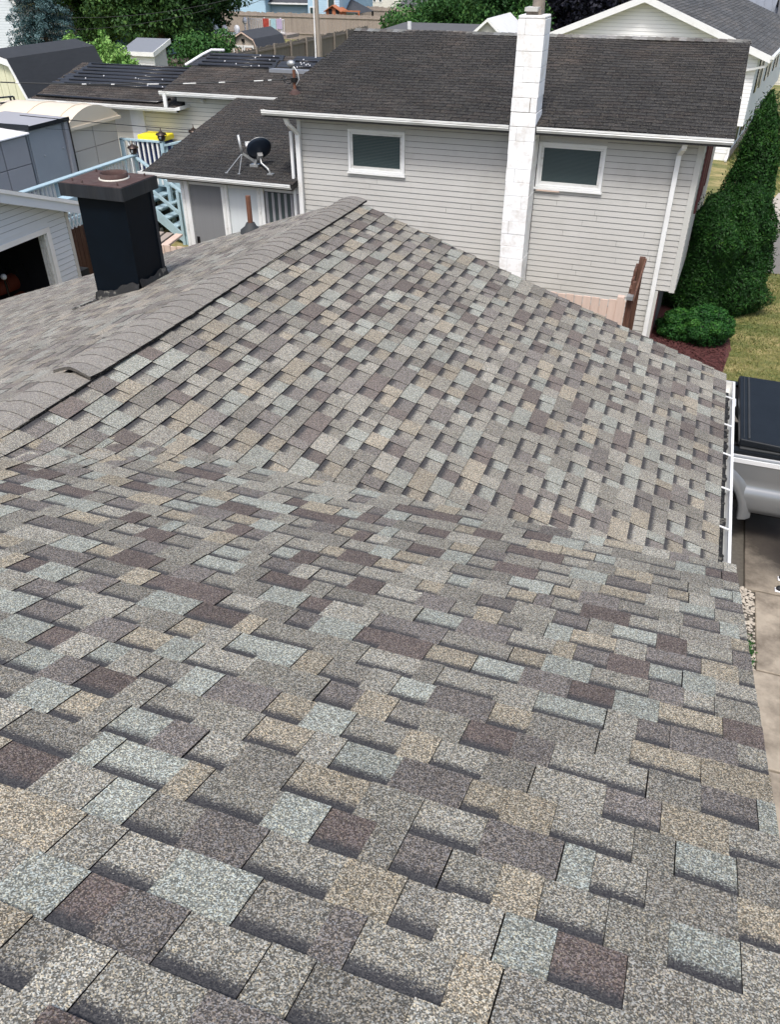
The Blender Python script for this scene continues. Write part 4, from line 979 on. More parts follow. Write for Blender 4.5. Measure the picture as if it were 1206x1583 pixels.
# black iron gazebo frame at the left edge
gz0 = thing('iron_gazebo', 'black wrought iron gazebo frame standing behind the grey sheds', 'gazebo', (-16, 16, DZ))
X_ = -16.6; c1 = at(15, 150, X=X_); c2 = at(27, 196, X=X_)
for dy in (0, .12): MB().tube([(X_, c1.y + dy, DZ), (X_, c1.y + dy, c1.z)], .025, 6).build('post', black_gloss, gz0)
for dz_ in (0, -.12): MB().tube([(X_, c1.y + .1, c1.z + dz_), (X_, c1.y - 2.2, c1.z + dz_ + .15)], .02, 6).build('rail', black_gloss, gz0)
for i in range(5):
    y = c1.y - .2 - i * .4
    MB().tube([(X_, y + .15, c1.z - .1), (X_, y - .1, c1.z - .32), (X_, y - .3, c1.z - .1)], .012, 5).build('scroll', black_gloss, gz0)
MB().tube([(X_, c1.y - 1.2 + 1.2 * math.cos(q * math.pi / 12), c1.z - .95 + .45 * math.sin(q * math.pi / 12)) for q in range(13)], .018, 6).build('arch', black_gloss, gz0)
for q in range(2, 11, 2):
    MB().tube([(X_, c1.y - 1.2 + 1.2 * math.cos(q * math.pi / 12), c1.z - .95 + .45 * math.sin(q * math.pi / 12)), (X_, c1.y - 1.2 + .9 * math.cos(q * math.pi / 12), c1.z - .4)], .012, 5).build('strut', black_gloss, gz0)

# barn with gambrel roof
bn = thing('gambrel_barn', 'cream boarded barn with black gambrel roof at the left edge', 'barn', (-20.6, 20.5, 0))
BX = -19.70; prof = [(-18.38, 2.36), (-19.0, 3.76), (BX, 3.94), (-20.4, 3.76), (-21.02, 2.36)]; y_end = 24.35
MB().prism([(-18.5, 0), (-18.5, 2.38), (-19.08, 3.68), (BX, 3.84), (-20.32, 3.68), (-20.9, 2.38), (-20.9, 0)], 'y', 20.55, y_end - .2).build('wall', barn_wall, bn)
for i in range(9):
    x0 = -20.88 + i * .265; xm = x0 + .13; ed_ = min(-18.5 - xm, xm + 20.9)
    zt = 2.38 + ed_ * 2.1 if ed_ < .6 else 3.66 + .12 * (.62 - abs(xm - BX)) / .62
    MB().box(x0 + .006, 20.53, 0, x0 + .256, 20.549, zt).build('wall_board', barn_wall, bn)
MB().box(-20.8, 20.52, 2.35, -18.55, 20.529, 2.38).build('batten', dark_wood, bn)
barn_roof = mat('black_shingle_far', (.032, .036, .042), .95, var=.25, scale=3, stretch=(1, 1, 5))
for a_, b_ in zip(prof[:-1], prof[1:]):
    MB().prism([a_, b_, (b_[0], b_[1] + .06), (a_[0], a_[1] + .06)], 'y', 20.42, y_end).build('roof_slope', barn_roof, bn)
    MB().prism([(a_[0], a_[1] - .14), (b_[0], b_[1] - .14), (b_[0], b_[1] + .03), (a_[0], a_[1] + .03)], 'y', 20.40, 20.418).build('barge_board', white_paint, bn)
f0 = MB().box(-19.55, 20.50, 0, -18.75, 20.525, 2.15).build('side_door', barn_wall, bn)
m = MB(); m.box(-19.6, 20.48, 0, -19.55, 20.53, 2.2).box(-18.75, 20.48, 0, -18.7, 20.53, 2.2).box(-19.6, 20.48, 2.15, -18.7, 20.53, 2.2).build('door_frame', deck_blue, f0)

# ================================================================== LEFT GARAGE with open door
ga = thing('open_garage', 'pale blue sided garage with its wide door open on a dark interior', 'garage', (-11, 10, 0))
GX = -11.0; yc = 12.38; gr = 9.25
def gtop(y): return 2.40 + .34 * (12.62 - y) if y > gr else 2.40 + .34 * (12.62 - 2 * gr + y)
op = (6.8, 11.74, 2.09)
# siding on the gable wall, u runs toward -Y from the corner
siding(ga, (GX, yc - .06, 0), (0, -1, 0), (1, 0, 0), 2 * (yc - gr) - .12, .02, 3.3, .1016, blue_and_shade_siding, openings=[(yc - .06 - op[1] - .10, yc - .06 - op[0] + .10, 0, op[2] + .08)],
       top=lambda z: (max(0, (z - (gtop(yc) - .12)) / .34 ), min(6.14, 6.14 - (z - (gtop(yc) - .12)) / .34)) if z < 3.28 else None)
part('corner_trim', corner_grey, ga, box=(GX - .06, yc - .07, 0, GX + .02, yc + .01, 2.30))
MB().box(GX - .01, 11.84, 0, GX - .16, yc, 2.30).box(GX - .16, 6.1, 0, GX - .01, 6.7, 2.3).box(GX - .16, 6.1, 2.18, GX - .01, yc, 2.3).prism([(6.1, 2.3), (yc, 2.3), (gr, 3.38)], 'x', GX - .16, GX - .01).build('wall', blue_lap_shade, ga)
MB().box(-16.0, yc - .1, 0, GX - .16, yc, 2.3).box(-16.1, 6.1, 0, -16, yc, 2.3).box(-16, 6.1, 0, GX - .16, 6.2, 2.3).build('wall', blue_and_shade_siding, ga)
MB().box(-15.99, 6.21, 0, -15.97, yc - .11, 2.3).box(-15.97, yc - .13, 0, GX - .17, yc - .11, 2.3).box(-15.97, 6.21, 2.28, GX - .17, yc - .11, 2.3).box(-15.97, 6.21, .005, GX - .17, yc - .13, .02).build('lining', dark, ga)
for (y0, y1, z0, z1) in ((11.74, 11.84, 0, 2.18), (6.7, 6.8, 0, 2.18), (6.8, 11.74, 2.09, 2.18)): part('door_frame', white_paint, ga, box=(GX - .20, y0, z0, GX + .022, y1, z1))
for i in range(3): part('jamb_strip', gutter_white, ga, box=(GX - .18 + i * .06, 11.715, 0, GX - .15 + i * .06, 11.738, 2.08))
for s, (ya, yb) in enumerate(((gr, 12.66), (2 * gr - 12.66, gr))):
    za, zb = (gtop(gr), 2.39) if s == 0 else (2.39, gtop(gr))
    MB().prism([(ya, za), (yb, zb), (yb, zb + .05), (ya, za + .05)], 'x', -16.2, -10.72).build('roof_slope', OLDSH, ga)
    MB().prism([(ya, za - .18), (yb, zb - .18), (yb, zb + .028), (ya, za + .028)], 'x', -10.75, -10.70).build('barge_board', blue_and_shade_siding, ga)
    MB().prism([(ya, za - .02), (yb, zb - .02), (yb, zb + .045), (ya, za + .045)], 'x', -10.70, -10.67).build('drip_edge', white_paint, ga)
    MB().prism([(ya, za - .05), (yb, zb - .05), (yb, zb - .03), (ya, za - .03)], 'x', GX, -10.75).build('soffit', white_paint, ga)
ky = thing('kayak', 'orange inflatable boat stored inside the dark open garage', 'inflatable boat', (-12.5, 10.5, .4))
P0 = at(34, 436, X=-12.6) + Vector((0, .28, 0))
m = MB()
m.tube([(-12.6, P0.y - 1.0, P0.z + .06), (-12.6, P0.y - .3, P0.z + .10), (-12.6, P0.y + .35, P0.z + .06), (-12.7, P0.y + .62, P0.z - .02)], [.12, .19, .19, .10], 14).build('upper_tube', orange, ky, smooth=True)
MB().tube([(-12.45, P0.y - 1.0, P0.z - .28), (-12.45, P0.y - .3, P0.z - .26), (-12.45, P0.y + .4, P0.z - .28), (-12.6, P0.y + .66, P0.z - .25)], [.12, .19, .19, .10], 14).build('lower_tube', orange, ky, smooth=True)
MB().box(-12.9, P0.y - .9, 0.02, -12.3, P0.y + .5, P0.z - .42).build('trestle', dark_wood, ky)
pf = thing('frond_bundle', 'dark dried fronds drooping over the orange boat in the garage', 'fronds', (-12.5, 10.4, 1.6))
rr = np.random.default_rng(4); n = 260
q = P0 + Vector((.1, .05, .42)); base = np.array([q.x, q.y, q.z]) + rr.normal(0, [.12, .30, .06], (n, 3)); tip = base + rr.normal(0, .05, (n, 3)) + np.array([.12, 0, -.42])
V = np.stack([base - [0, .012, 0], base + [0, .012, 0], tip], 1).reshape(-1, 3)
link_mesh('fronds', V, np.arange(3 * n).reshape(n, 3), L_palm, pf, tones=np.repeat(rr.uniform(0, 1, n)[:, None], 3, 1))
MB().tube([(q.x - .2, q.y, q.z), (q.x - .2, q.y, .0)], .04, 8).build('stem', bark, pf)
bl = thing('white_ball', 'white ball sitting at the left edge inside the open garage', 'ball', tuple(at(5, 428, X=-11.9)))
MB().sphere(at(5, 428, X=-11.9), .055, 14, 10).build('ball', white_plastic, bl, smooth=True)
MB().tube([at(5, 428, X=-11.9) - Vector((0, 0, .075)), at(5, 428, X=-11.9) - Vector((0, 0, 1.1))], .02, 8).build('stand', black_gloss, bl)
tp = thing('tarpaulin', 'dark navy tarpaulin heap low inside the open garage', 'tarpaulin', (-12.0, 10.2, 0))
m = MB(); m.sphere((-12.1, P0.y - .1, .25), .5, 16, 10, (.9, 1.9, .9)).build('heap', navy, tp, smooth=True)

# ================================================================== TAN FENCE, BROWN GATE
tf = thing('picket_fence', 'tan painted board fence between our wing and the beige house', 'fence', (-5, 13, 0))
x = -10.35; rr = random.Random(21)
while x < -.80:
    w = .138; zt = 1.68 + rr.uniform(-.012, .012)
    bevel(MB().box(x, 13.0 + rr.uniform(-.004, .004), .05, x + w - .012, 13.02, zt).build('fence_board', tan_wood, tf), .004, 1); x += w
part('rail', tan_wood, tf, box=(-10.35, 13.025, 1.42, -.80, 13.07, 1.52)); part('rail', tan_wood, tf, box=(-10.35, 13.025, .35, -.80, 13.07, .45))
part('post', tan_wood, tf, box=(-.84, 12.98, 0, -.73, 13.09, 1.74))
gt = thing('wooden_gate', 'open dark brown wooden gate standing edge-on beside the white downspout', 'gate', (-.62, 13.2, 0))
yy = 13.10; i = 0
for (y0, y1, zt) in ((13.10, 13.30, 1.72), (13.32, 13.52, 1.78), (13.54, 13.74, 1.86), (13.76, 13.96, 1.93), (13.98, 14.2, 1.93)):
    MB().box(-.70, y0, .08, -.655, y1, zt).build('board', brown_wood, gt)
MB().box(-.652, 13.12, .12, -.60, 13.22, 1.95).box(-.652, 13.95, .12, -.56, 14.05, 2.10).build('stile', brown_wood, gt)
MB().bar((-.60, 13.16, 1.62), (-.55, 14.02, 2.06), .03, .06).build('brace', brown_wood, gt)
MB().box(-.70, 13.0, 1.70, -.60, 13.14, 1.76).build('hinge_strap', galv, gt)
pl = thing('plank_pile', 'pile of weathered tan planks behind the fence near the stairs', 'plank pile', (-10.0, 13.5, 0))
for i in range(7):
    MB().hexa([(-10.9 + i * .19, 13.1, 1.46), (-10.9 + i * .19 + .16, 13.1, 1.46), (-11.3 + i * .22 + .16, 14.3, 1.46), (-11.3 + i * .22, 14.3, 1.46), (-10.9 + i * .19, 13.1, 1.50), (-10.9 + i * .19 + .16, 13.1, 1.50 + .01 * (i % 3)), (-11.3 + i * .22 + .16, 14.3, 1.50), (-11.3 + i * .22, 14.3, 1.50)]).build('plank', grey_wood if i % 3 else tan_wood, pl)
MB().box(-10.9, 13.2, 0, -10.0, 14.1, 1.455).build('crate_base', dark_wood, pl)

# ================================================================== PICKUP TRUCK
tk = thing('pickup_truck', 'silver pickup truck with a black bed cover parked on the driveway', 'pickup truck', (.9, 10.2, 0))
YS = 9.22; YF = 11.2; wx, wz, wr = .62, .42, .42
def arch_profile(x0, x1, zb, zt, r):
    pts = [(x0, zt), (x0, zb), (wx - r, zb)]
    for i in range(13):
        q = math.pi * (1 - i / 12)
        p = (wx + r * math.cos(q), max(zb, wz + .04 + r * math.sin(q))); pts.append(p)
    pts += [(x1, zb), (x1, zt)]
    return pts
for (ya, yb) in ((YS, YS + .07), (YF - .07, YF)):
    bevel(MB().prism(arch_profile(-.95, 1.98, .56, 1.33, .70), 'y', ya, yb).build('bed_side', silver, tk), .015, 2)
# outer body skin behind the wheel: shoulder, door line and lower bulge
zs_ = [(.53, .03), (.56, -.035), (.64, -.062), (.78, -.070), (.85, -.060), (.89, -.030), (.93, -.006), (1.02, -.014), (1.14, -.020), (1.215, -.022), (1.245, -.022), (1.285, -.020), (1.31, -.012), (1.332, .01)]
V = []; nx = 12
for (z_, dy) in zs_:
    x0_ = wx + math.sqrt(max(0, .76 ** 2 - (z_ - .46) ** 2)) if abs(z_ - .46) < .76 else wx
    if z_ > 1.05: x0_ = wx + .25 - (z_ - 1.05) * 2.5
    for i in range(nx + 1):
        q = i / nx; V.append((x0_ + (1.985 - x0_) * q, YS + dy + .05 * max(0, q - .85) ** 1.5 * 6, z_))
link_mesh('body_skin', V, [(r_ * (nx + 1) + i, r_ * (nx + 1) + i + 1, (r_ + 1) * (nx + 1) + i + 1, (r_ + 1) * (nx + 1) + i) for r_ in range(len(zs_) - 1) for i in range(nx)], silver, tk, smooth=True)
V = []; na = 18
for i in range(na + 1):
    q = math.pi * (1 - i / na) - .0
    for (rd, dy) in ((.68, .06), (.68, -.066), (.70, -.090), (.78, -.066), (.84, -.003)):
        V.append((wx + rd * math.cos(q), YS + dy, wz + .04 + rd * math.sin(q)))
link_mesh('wheel_flare', V, [(i * 5 + k, i * 5 + k + 1, i * 5 + k + 6, i * 5 + k + 5) for i in range(na) for k in range(4)], silver, tk, smooth=True)
part('pale_side_strip', silver_light, tk, box=(-.95, YS - .034, 1.225, 1.96, YS - .020, 1.282))  # pale strip along the upper bed side
part('bed_rail_cap', black_mattemat, tk, box=(-.95, YS - .01, 1.332, 2.0, YS + .10, 1.372)); part('bed_rail_cap', black_mattemat, tk, box=(-.95, YF - .10, 1.332, 2.0, YF + .01, 1.372))
part('bed_floor', dark, tk, box=(-.95, YS + .08, .75, 1.95, YF - .08, .80)); part('headboard', silver, tk, box=(-1.0, YS + .07, .6, -.96, YF - .07, 1.34))
tg = bevel(part('tailgate', silver, tk, box=(1.985, YS + .02, .62, 2.04, YF - .02, 1.36)), .015); part('handle', black_gloss, tg, box=(2.041, 10.0, 1.05, 2.06, 10.4, 1.15))
part('taillight', tail_red, tk, box=(1.99, YS - .012, .95, 2.05, YS + .017, 1.28)); part('taillight', tail_red, tk, box=(1.99, YF - .017, .95, 2.05, YF + .012, 1.28))
bevel(part('bumper', silver_light, tk, box=(2.06, YS - .02, .45, 2.20, YF + .02, .64)), .03)
bevel(MB().prism([(-3.1, .55), (-.97, .55), (-.97, 1.34), (-1.15, 1.9), (-2.3, 1.9), (-3.0, 1.34)], 'y', YS + .05, YF - .05).build('cab', silver, tk), .04)
part('side_window', win_glass, tk, box=(-2.2, YS + .035, 1.38, -1.25, YS + .049, 1.8)); part('rear_window', win_glass, tk, box=(-1.02, YS + .3, 1.40, -.99, YF - .3, 1.75))
bevel(part('hood', silver, tk, box=(-4.4, YS + .05, .55, -3.11, YF - .05, 1.2)), .06)
part('wheel_liner', dark, tk, box=(-.1, YS + .30, .5, 1.35, YS + .34, 1.3)); part('chassis', rubber, tk, box=(-4.2, YS + .35, .35, 1.9, YF - .35, .55)); part('headlight', silver_light, tk, box=(-4.42, YS + .1, .85, -4.40, YS + .4, 1.05)); part('headlight', silver_light, tk, box=(-4.42, YF - .4, .85, -4.40, YF - .1, 1.05))
for x_ in (wx, -3.4):
    for (ya, yb) in ((YS + .01, YS + .27), (YF - .27, YF - .01)):
        w_ = MB().tube([(x_, ya, wz - .02), (x_, ya + .03, wz - .02), (x_, yb - .03, wz - .02), (x_, yb, wz - .02)], [.36, .40, .40, .36], 28).build('wheel', rubber, tk)
        MB().tube([(x_, ya - .004 if ya < 10 else yb + .004, wz - .02), (x_, (ya + yb) / 2, wz - .02)], .23, 20).build('rim', galv, w_)
# tonneau cover, a thing lying on the bed
tc = thing('bed_cover', 'black folded bed cover lying on the silver pickup truck', 'bed cover', (1.6, 10.2, 1.4))
lid_ = bevel(MB().hexa([(1.10, YS + .06, 1.40), (2.06, YS + .02, 1.40), (2.06, YF - .02, 1.40), (1.08, YF - .06, 1.40), (1.10, YS + .06, 1.50), (2.06, YS + .02, 1.47), (2.06, YF - .02, 1.47), (1.08, YF - .06, 1.50)]).build('panel', black_mattemat, tc), .02, 3)
bevel(part('frame', rubber, tc, box=(1.12, YS + .03, 1.374, 2.05, YS + .09, 1.398)), .005, 1); part('frame', rubber, tc, box=(1.12, YF - .09, 1.374, 2.05, YF - .03, 1.398))
bevel(MB().box(1.19, YS + .10, 1.497, 1.215, YF - .10, 1.512).build('rib', rubber, tc), .005, 1); bevel(MB().box(1.14, YS + .10, 1.499, 1.15, YF - .10, 1.508).build('rib', rubber, tc), .003, 1)
for y in (YS + .13, YF - .15): part('latch', rubber, tc, box=(1.7, y, 1.478, 1.8, y + .06, 1.50))
bg_ = thing('white_bag', 'crumpled white bag in the truck bed between gutter and black cover', 'bag', (.95, 10.0, .85))
m = MB(); m.sphere((.93, 10.05, 1.12), .24, 14, 10, (.7, 1.3, 1.2)).build('bag', white_plastic, bg_, smooth=True); m = MB().box(.75, 9.8, .8, 1.1, 10.3, 1.0).build('bag_base', white_plastic, bg_)
bx = thing('blue_box', 'pale blue box in the truck bed behind the white bag', 'box', (.95, 10.6, .8)); bevel(part('box', resin_grey, bx, box=(.7, 10.42, .8, 1.06, 10.62, 1.36)), .01); part('lid', blue_and_shade_siding, bx, box=(.69, 10.41, 1.362, 1.07, 10.63, 1.38))
nt_ = thing('orange_net', 'tangle of orange netting in the far corner of the truck bed', 'net', (.95, 10.8, .8))
rr = random.Random(2); m = MB()
for i in range(26): 
    c = Vector((.92, 10.80, 1.22)); m.tube([c + Vector((rr.uniform(-.14, .14), rr.uniform(-.12, .12), rr.uniform(-.1, .12))) for _ in range(4)], .008, 4)
m.build('netting', orange, nt_); part('bundle', dark, nt_, box=(.7, 10.66, .8, 1.05, 11.0, 1.12))
rk = part('black_strap_roll', black_gloss, None, box=(.86, 10.17, 1.2, 1.0, 10.38, 1.40)); rk.name = 'tool_pouch'; setp(rk, label='small black tool pouch lying beside the white bag in the truck bed', category='pouch')

# ================================================================== PERSON at the right edge (only a leg and shoes show)
pr = thing('person', 'person in black shoes and grey socks standing on the driveway at the right edge', 'person', (2.03, 8.45, .05))
def skinned(name, pts, edges, rad, material, sub=2, root=0):
    me = bpy.data.meshes.new(name); me.from_pydata([Vector(p) for p in pts], edges, [])
    o = bpy.data.objects.new(name, me); COL.objects.link(o)
    md = o.modifiers.new('skin', 'SKIN'); sk = me.skin_vertices[0] if me.skin_vertices else me.skin_vertices.new(name='s') if hasattr(me.skin_vertices, 'new') else None
    if not me.skin_vertices:
        import bmesh
        bm = bmesh.new(); bm.from_mesh(me); bm.verts.layers.skin.verify(); bm.to_mesh(me); bm.free()
    for i, r_ in enumerate(rad):
        me.skin_vertices[0].data[i].radius = (r_, r_) if not isinstance(r_, tuple) else r_
    me.skin_vertices[0].data[root].use_root = True
    sb_ = o.modifiers.new('sub', 'SUBSURF'); sb_.levels = sub; sb_.render_levels = sub
    dg = bpy.context.evaluated_depsgraph_get(); m2 = bpy.data.meshes.new_from_object(o.evaluated_get(dg))
    V = [tuple(v.co) for v in m2.vertices]; F = [tuple(p.vertices) for p in m2.polygons]
    bpy.data.objects.remove(o); bpy.data.meshes.remove(me); bpy.data.meshes.remove(m2)
    return V, F
px_, py_ = 2.08, 8.50; g0 = .05
Pt = lambda x, y, z: (px_ + x, py_ + y, g0 + z)     # facing -X
body_pts = [Pt(0, 0, .95), Pt(0, 0, 1.15), Pt(0, 0, 1.38), Pt(-.01, 0, 1.50), Pt(-.02, 0, 1.57), Pt(-.02, 0, 1.68),
            Pt(.0, -.10, .90), Pt(-.02, -.11, .50), Pt(.0, -.12, .10), Pt(-.12, -.12, .05),
            Pt(.0, .10, .90), Pt(-.04, .11, .50), Pt(.02, .12, .10), Pt(-.10, .13, .05),
            Pt(.0, -.19, 1.42), Pt(.03, -.25, 1.12), Pt(-.03, -.25, .88), Pt(.0, .19, 1.42), Pt(.03, .25, 1.12), Pt(-.03, .25, .88)]
ed = [(0, 1), (1, 2), (2, 3), (3, 4), (4, 5), (0, 6), (6, 7), (7, 8), (8, 9), (0, 10), (10, 11), (11, 12), (12, 13), (2, 14), (14, 15), (15, 16), (2, 17), (17, 18), (18, 19)]
rad = [.12, .12, .14, .06, .07, .09, .085, .06, .042, .03, .085, .06, .042, .03, .055, .042, .03, .055, .042, .03]
V, F = skinned('body', body_pts, ed, rad, skin_m); link_mesh('body', V, F, skin_m, pr, smooth=True)
V, F = skinned('shirt', [body_pts[i] for i in (0, 1, 2)] + [Pt(0, 0, 1.46), body_pts[14], Pt(.02, -.23, 1.24), body_pts[17], Pt(.02, .23, 1.24)], [(0, 1), (1, 2), (2, 3), (2, 4), (4, 5), (2, 6), (6, 7)], [.145, .14, .16, .075, .07, .06, .07, .06], cloth_grey); link_mesh('shirt', V, F, cloth_grey, pr, smooth=True)
V, F = skinned('shorts', [Pt(0, 0, 1.0), Pt(0, 0, .9), Pt(0, -.10, .82), Pt(-.02, -.11, .58), Pt(0, .10, .82), Pt(-.03, .11, .58)], [(0, 1), (1, 2), (2, 3), (1, 4), (4, 5)], [.14, .14, .105, .095, .105, .095], cloth_blue); link_mesh('shorts', V, F, cloth_blue, pr, smooth=True)
hr = MB().sphere(Pt(.012, 0, 1.715), .108, 14, 10, (1, .92, 1.0)).build('hair', hair_m, pr, smooth=True)
MB().sphere(Pt(-.115, 0, 1.655), .02, 8, 6, (1, .7, 1.2)).build('nose', skin_m, pr, smooth=True)
for s in (-1, 1):
    MB().sphere(Pt(-.095, s * .035, 1.685), .013, 8, 6).build('eye', black_gloss, pr, smooth=True)
    MB().sphere(Pt(.0, s * .095, 1.66), .025, 8, 6, (.8, .4, 1.2)).build('ear', skin_m, pr, smooth=True)
    h = Pt(-.04, s * .255, .84)
    for k, (dx, L) in enumerate(((-.03, .07), (-.01, .08), (.01, .075), (.03, .06))): MB().tube([(h[0] + dx, h[1], h[2]), (h[0] + dx - .005, h[1], h[2] - L * .6), (h[0] + dx - .012, h[1] - s * .012, h[2] - L)], [.010, .009, .007], 6).build('finger', skin_m, pr, smooth=True)
    MB().tube([(h[0] - .035, h[1], h[2] + .02), (h[0] - .06, h[1] - s * .01, h[2] - .03)], [.012, .009], 6).build('thumb', skin_m, pr, smooth=True)
    y = s * .115; sx = -.02 if s < 0 else .02
    V, F = skinned('shoe', [Pt(sx + .05, y, .055), Pt(sx - .06, y, .05), Pt(sx - .16, y, .04), Pt(sx - .22, y, .035)], [(0, 1), (1, 2), (2, 3)], [(.045, .05), (.045, .045), (.045, .035), (.035, .025)], shoe_black)
    sh = link_mesh('shoe', V, F, shoe_black, pr, smooth=True)
    bevel(MB().box(px_ + sx - .225, py_ + y - .042, g0, px_ + sx + .085, py_ + y + .042, g0 + .02).build('sole', white_plastic, sh), .01, 2)
    MB().tube([Pt(sx * .5, y * 1.0, .09), Pt(sx * .5, y, .24)], [.046, .052], 14).build('sock', cloth_blue, pr, smooth=True)

# ================================================================== HEDGES AND BUSHES on the right
def column_bush(name, label, cat, c, R, h, material, n, leaf, seed, group=None, pw=.55, lumps=75):
    """dense upright evergreen: points on a lumpy tapered surface, tapering to the top"""
    t = thing(name, label, cat, (c[0], c[1], 0), group); r = np.random.default_rng(seed)
    z = r.uniform(0, 1, n) ** 1.0; a_ = r.uniform(0, 2 * np.pi, n)
    prof = np.where(z < .25, .86 + .14 * np.sin(z / .25 * np.pi / 2), (1 - ((z - .25) / .75) ** 1.9) ** pw)
    prof = np.maximum(prof, .02)
    lc = r.uniform(0, 1, (lumps, 2)); lc[:, 1] *= 2 * np.pi; amp = r.uniform(.10, .34, lumps); sg = r.uniform(.025, .065, lumps)
    d = np.zeros(n)
    for (lz, la), am, s in zip(lc, amp, sg):
        da = np.abs((a_ - la + np.pi) % (2 * np.pi) - np.pi) / (2 * np.pi)
        d += am * np.exp(-(((z - lz) * .62) ** 2 + (da * 1.3) ** 2) / (2 * s * s))
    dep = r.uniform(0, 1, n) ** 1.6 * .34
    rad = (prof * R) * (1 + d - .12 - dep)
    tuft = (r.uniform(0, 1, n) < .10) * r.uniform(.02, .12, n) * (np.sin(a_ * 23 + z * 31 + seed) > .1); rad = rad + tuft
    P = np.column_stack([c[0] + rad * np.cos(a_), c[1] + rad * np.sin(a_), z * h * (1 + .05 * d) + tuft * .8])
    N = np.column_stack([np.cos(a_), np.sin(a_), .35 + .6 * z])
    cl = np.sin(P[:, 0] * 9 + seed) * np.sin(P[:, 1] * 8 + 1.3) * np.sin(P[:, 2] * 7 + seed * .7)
    T = .37 + .12 * cl + 0.45 * (np.minimum(d, .22) - .10) - .8 * dep + r.normal(0, .15, n)  # tone drops with depth: shade between clumps put into leaf colour
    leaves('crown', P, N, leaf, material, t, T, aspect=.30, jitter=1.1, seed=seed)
    k = max(6, int(h * 3)); m = MB()
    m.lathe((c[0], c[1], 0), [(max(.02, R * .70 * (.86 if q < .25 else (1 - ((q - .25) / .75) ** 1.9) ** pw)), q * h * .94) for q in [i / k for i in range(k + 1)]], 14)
    m.build('shade_core', L_palm, t, tones=[[0, 0, 0]] * len(m.f)); MB().tube([(c[0], c[1], 0), (c[0], c[1], h * .5)], .05, 8).build('trunk', bark, t)  # added near-black core: shade inside the evergreen painted as a solid
    return t
column_bush('arborvitae', 'tall pointed dark green evergreen, the farthest and highest of the three beside the house', 'evergreen', (1.14, 20.4), .54, 3.80, L_arb, 46000, .036, 3, 'evergreens beside the beige house', .72)
column_bush('arborvitae', 'broad rounded evergreen between the beige house corner and the lawn', 'evergreen', (.50, 17.8), .54, 2.34, L_arb, 44000, .034, 4, 'evergreens beside the beige house', .36)
column_bush('arborvitae', 'evergreen at the lawn edge directly behind the low round bush', 'evergreen', (1.08, 18.0), .56, 2.50, L_arb, 46000, .034, 5, 'evergreens beside the beige house', .38)
def round_bush(label, c, blobs, material, leaf, per, seed):
    t = thing('round_bush', label, 'bush', (c[0], c[1], 0), 'low bushes in the mulch bed')
    P, N, T = blob_points(blobs, per, seed); k = P[:, 2] > .02
    leaves('foliage', P[k], N[k], leaf, material, t, T[k], aspect=.5, jitter=.6, seed=seed)
    m = MB()
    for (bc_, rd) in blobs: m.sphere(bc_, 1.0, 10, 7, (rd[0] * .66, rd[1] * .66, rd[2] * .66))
    m.build('shade_core', L_palm, t, tones=[[0, 0, 0]] * len(m.f))  # added dark core, painting the shade inside the bush
def lumps(c, R, n, s, seed):
    r = random.Random(seed); out = [((c[0], c[1], c[2]), (R * .8, R * .8, R * .75))]
    for i in range(n):
        a_ = r.uniform(0, 6.28); e_ = r.uniform(-.2, 1.3)
        out.append(((c[0] + math.cos(a_) * math.cos(e_) * R * .72, c[1] + math.sin(a_) * math.cos(e_) * R * .72, c[2] + math.sin(e_) * R * .6), (s * r.uniform(.6, 1.35),) * 3))
    return out
round_bush('bright green round bush standing in the red mulch next to the lawn', (.80, 15.95), [(c, (r_[0], r_[1], r_[2] * .85)) for c, r_ in lumps((.74, 15.92, .30), .56, 44, .115, 3)], L_box, .020, 46000, 6)
round_bush('darker low bush in the mulch nearest the house corner', (.2, 16.0), [(c, (r_[0], r_[1], r_[2] * .8)) for c, r_ in lumps((.20, 16.02, .20), .46, 30, .11, 5)], L_box, .020, 46000, 7)

# ================================================================== WHITE HOUSE behind on the right (turned a few degrees)
wh = thing('white_house', 'white two-level house with shuttered side windows behind the beige house', 'house', (1.12, 33.3, 0), rz=math.radians(-6.4))
ML = dict(local=True)
zo, ze, pk, hw = 1.22, 3.52, 5.0, 4.0
MB().box(-8.0, 0, zo, 0, 14, ze).prism([(-8.0, ze), (0, ze), (-hw, pk - .05)], 'y', 0, 14).build('wall', pale_sheath, wh, **ML)
MB().box(-7.8, .30, 0, -.32, 13.7, zo).build('lower_wall', white_siding, wh, **ML)
siding(wh, (-8, 0, 0), (1, 0, 0), (0, -1, 0), 8, zo, ze, .115, white_siding, local=True)
siding(wh, (-8, 0, 0), (1, 0, 0), (0, -1, 0), 8, ze, pk - .08, .115, white_siding, top=lambda z: ((z - ze) / .3625, 8 - (z - ze) / .3625) if z < pk - .1 else None, local=True)
siding(wh, (-7.8, .30, 0), (1, 0, 0), (0, -1, 0), 7.48, .25, zo, .115, white_siding, local=True)
siding(wh, (0, 0, 0), (0, 1, 0), (1, 0, 0), 14, zo, ze, .115, blue_and_shade_siding, openings=[(a_, a_ + 1.9, 2.2, 3.35) for a_ in (1.0, 4.6, 8.2)], joined=True, local=True)  # bluer boards: the shade on this side is put into their colour
siding(wh, (-.32, .3, 0), (0, 1, 0), (1, 0, 0), 13.4, .25, zo, .115, blue_and_shade_siding, joined=True, local=True)  # lower side boards, shade painted in the same blue
for a_ in (1.0, 4.6, 8.2):
    w_ = MB().box(-.01, a_ + .45, 2.2, .025, a_ + 1.45, 3.35).build('window', white_paint, wh, **ML); MB().box(.026, a_ + .52, 2.27, .032, a_ + 1.38, 3.28).build('pane', blind_m, w_, **ML)
    for s in (0, 1.48): MB().box(0, a_ + s, 2.15, .05, a_ + s + .40, 3.38).build('shutter', black_gloss, wh, **ML)
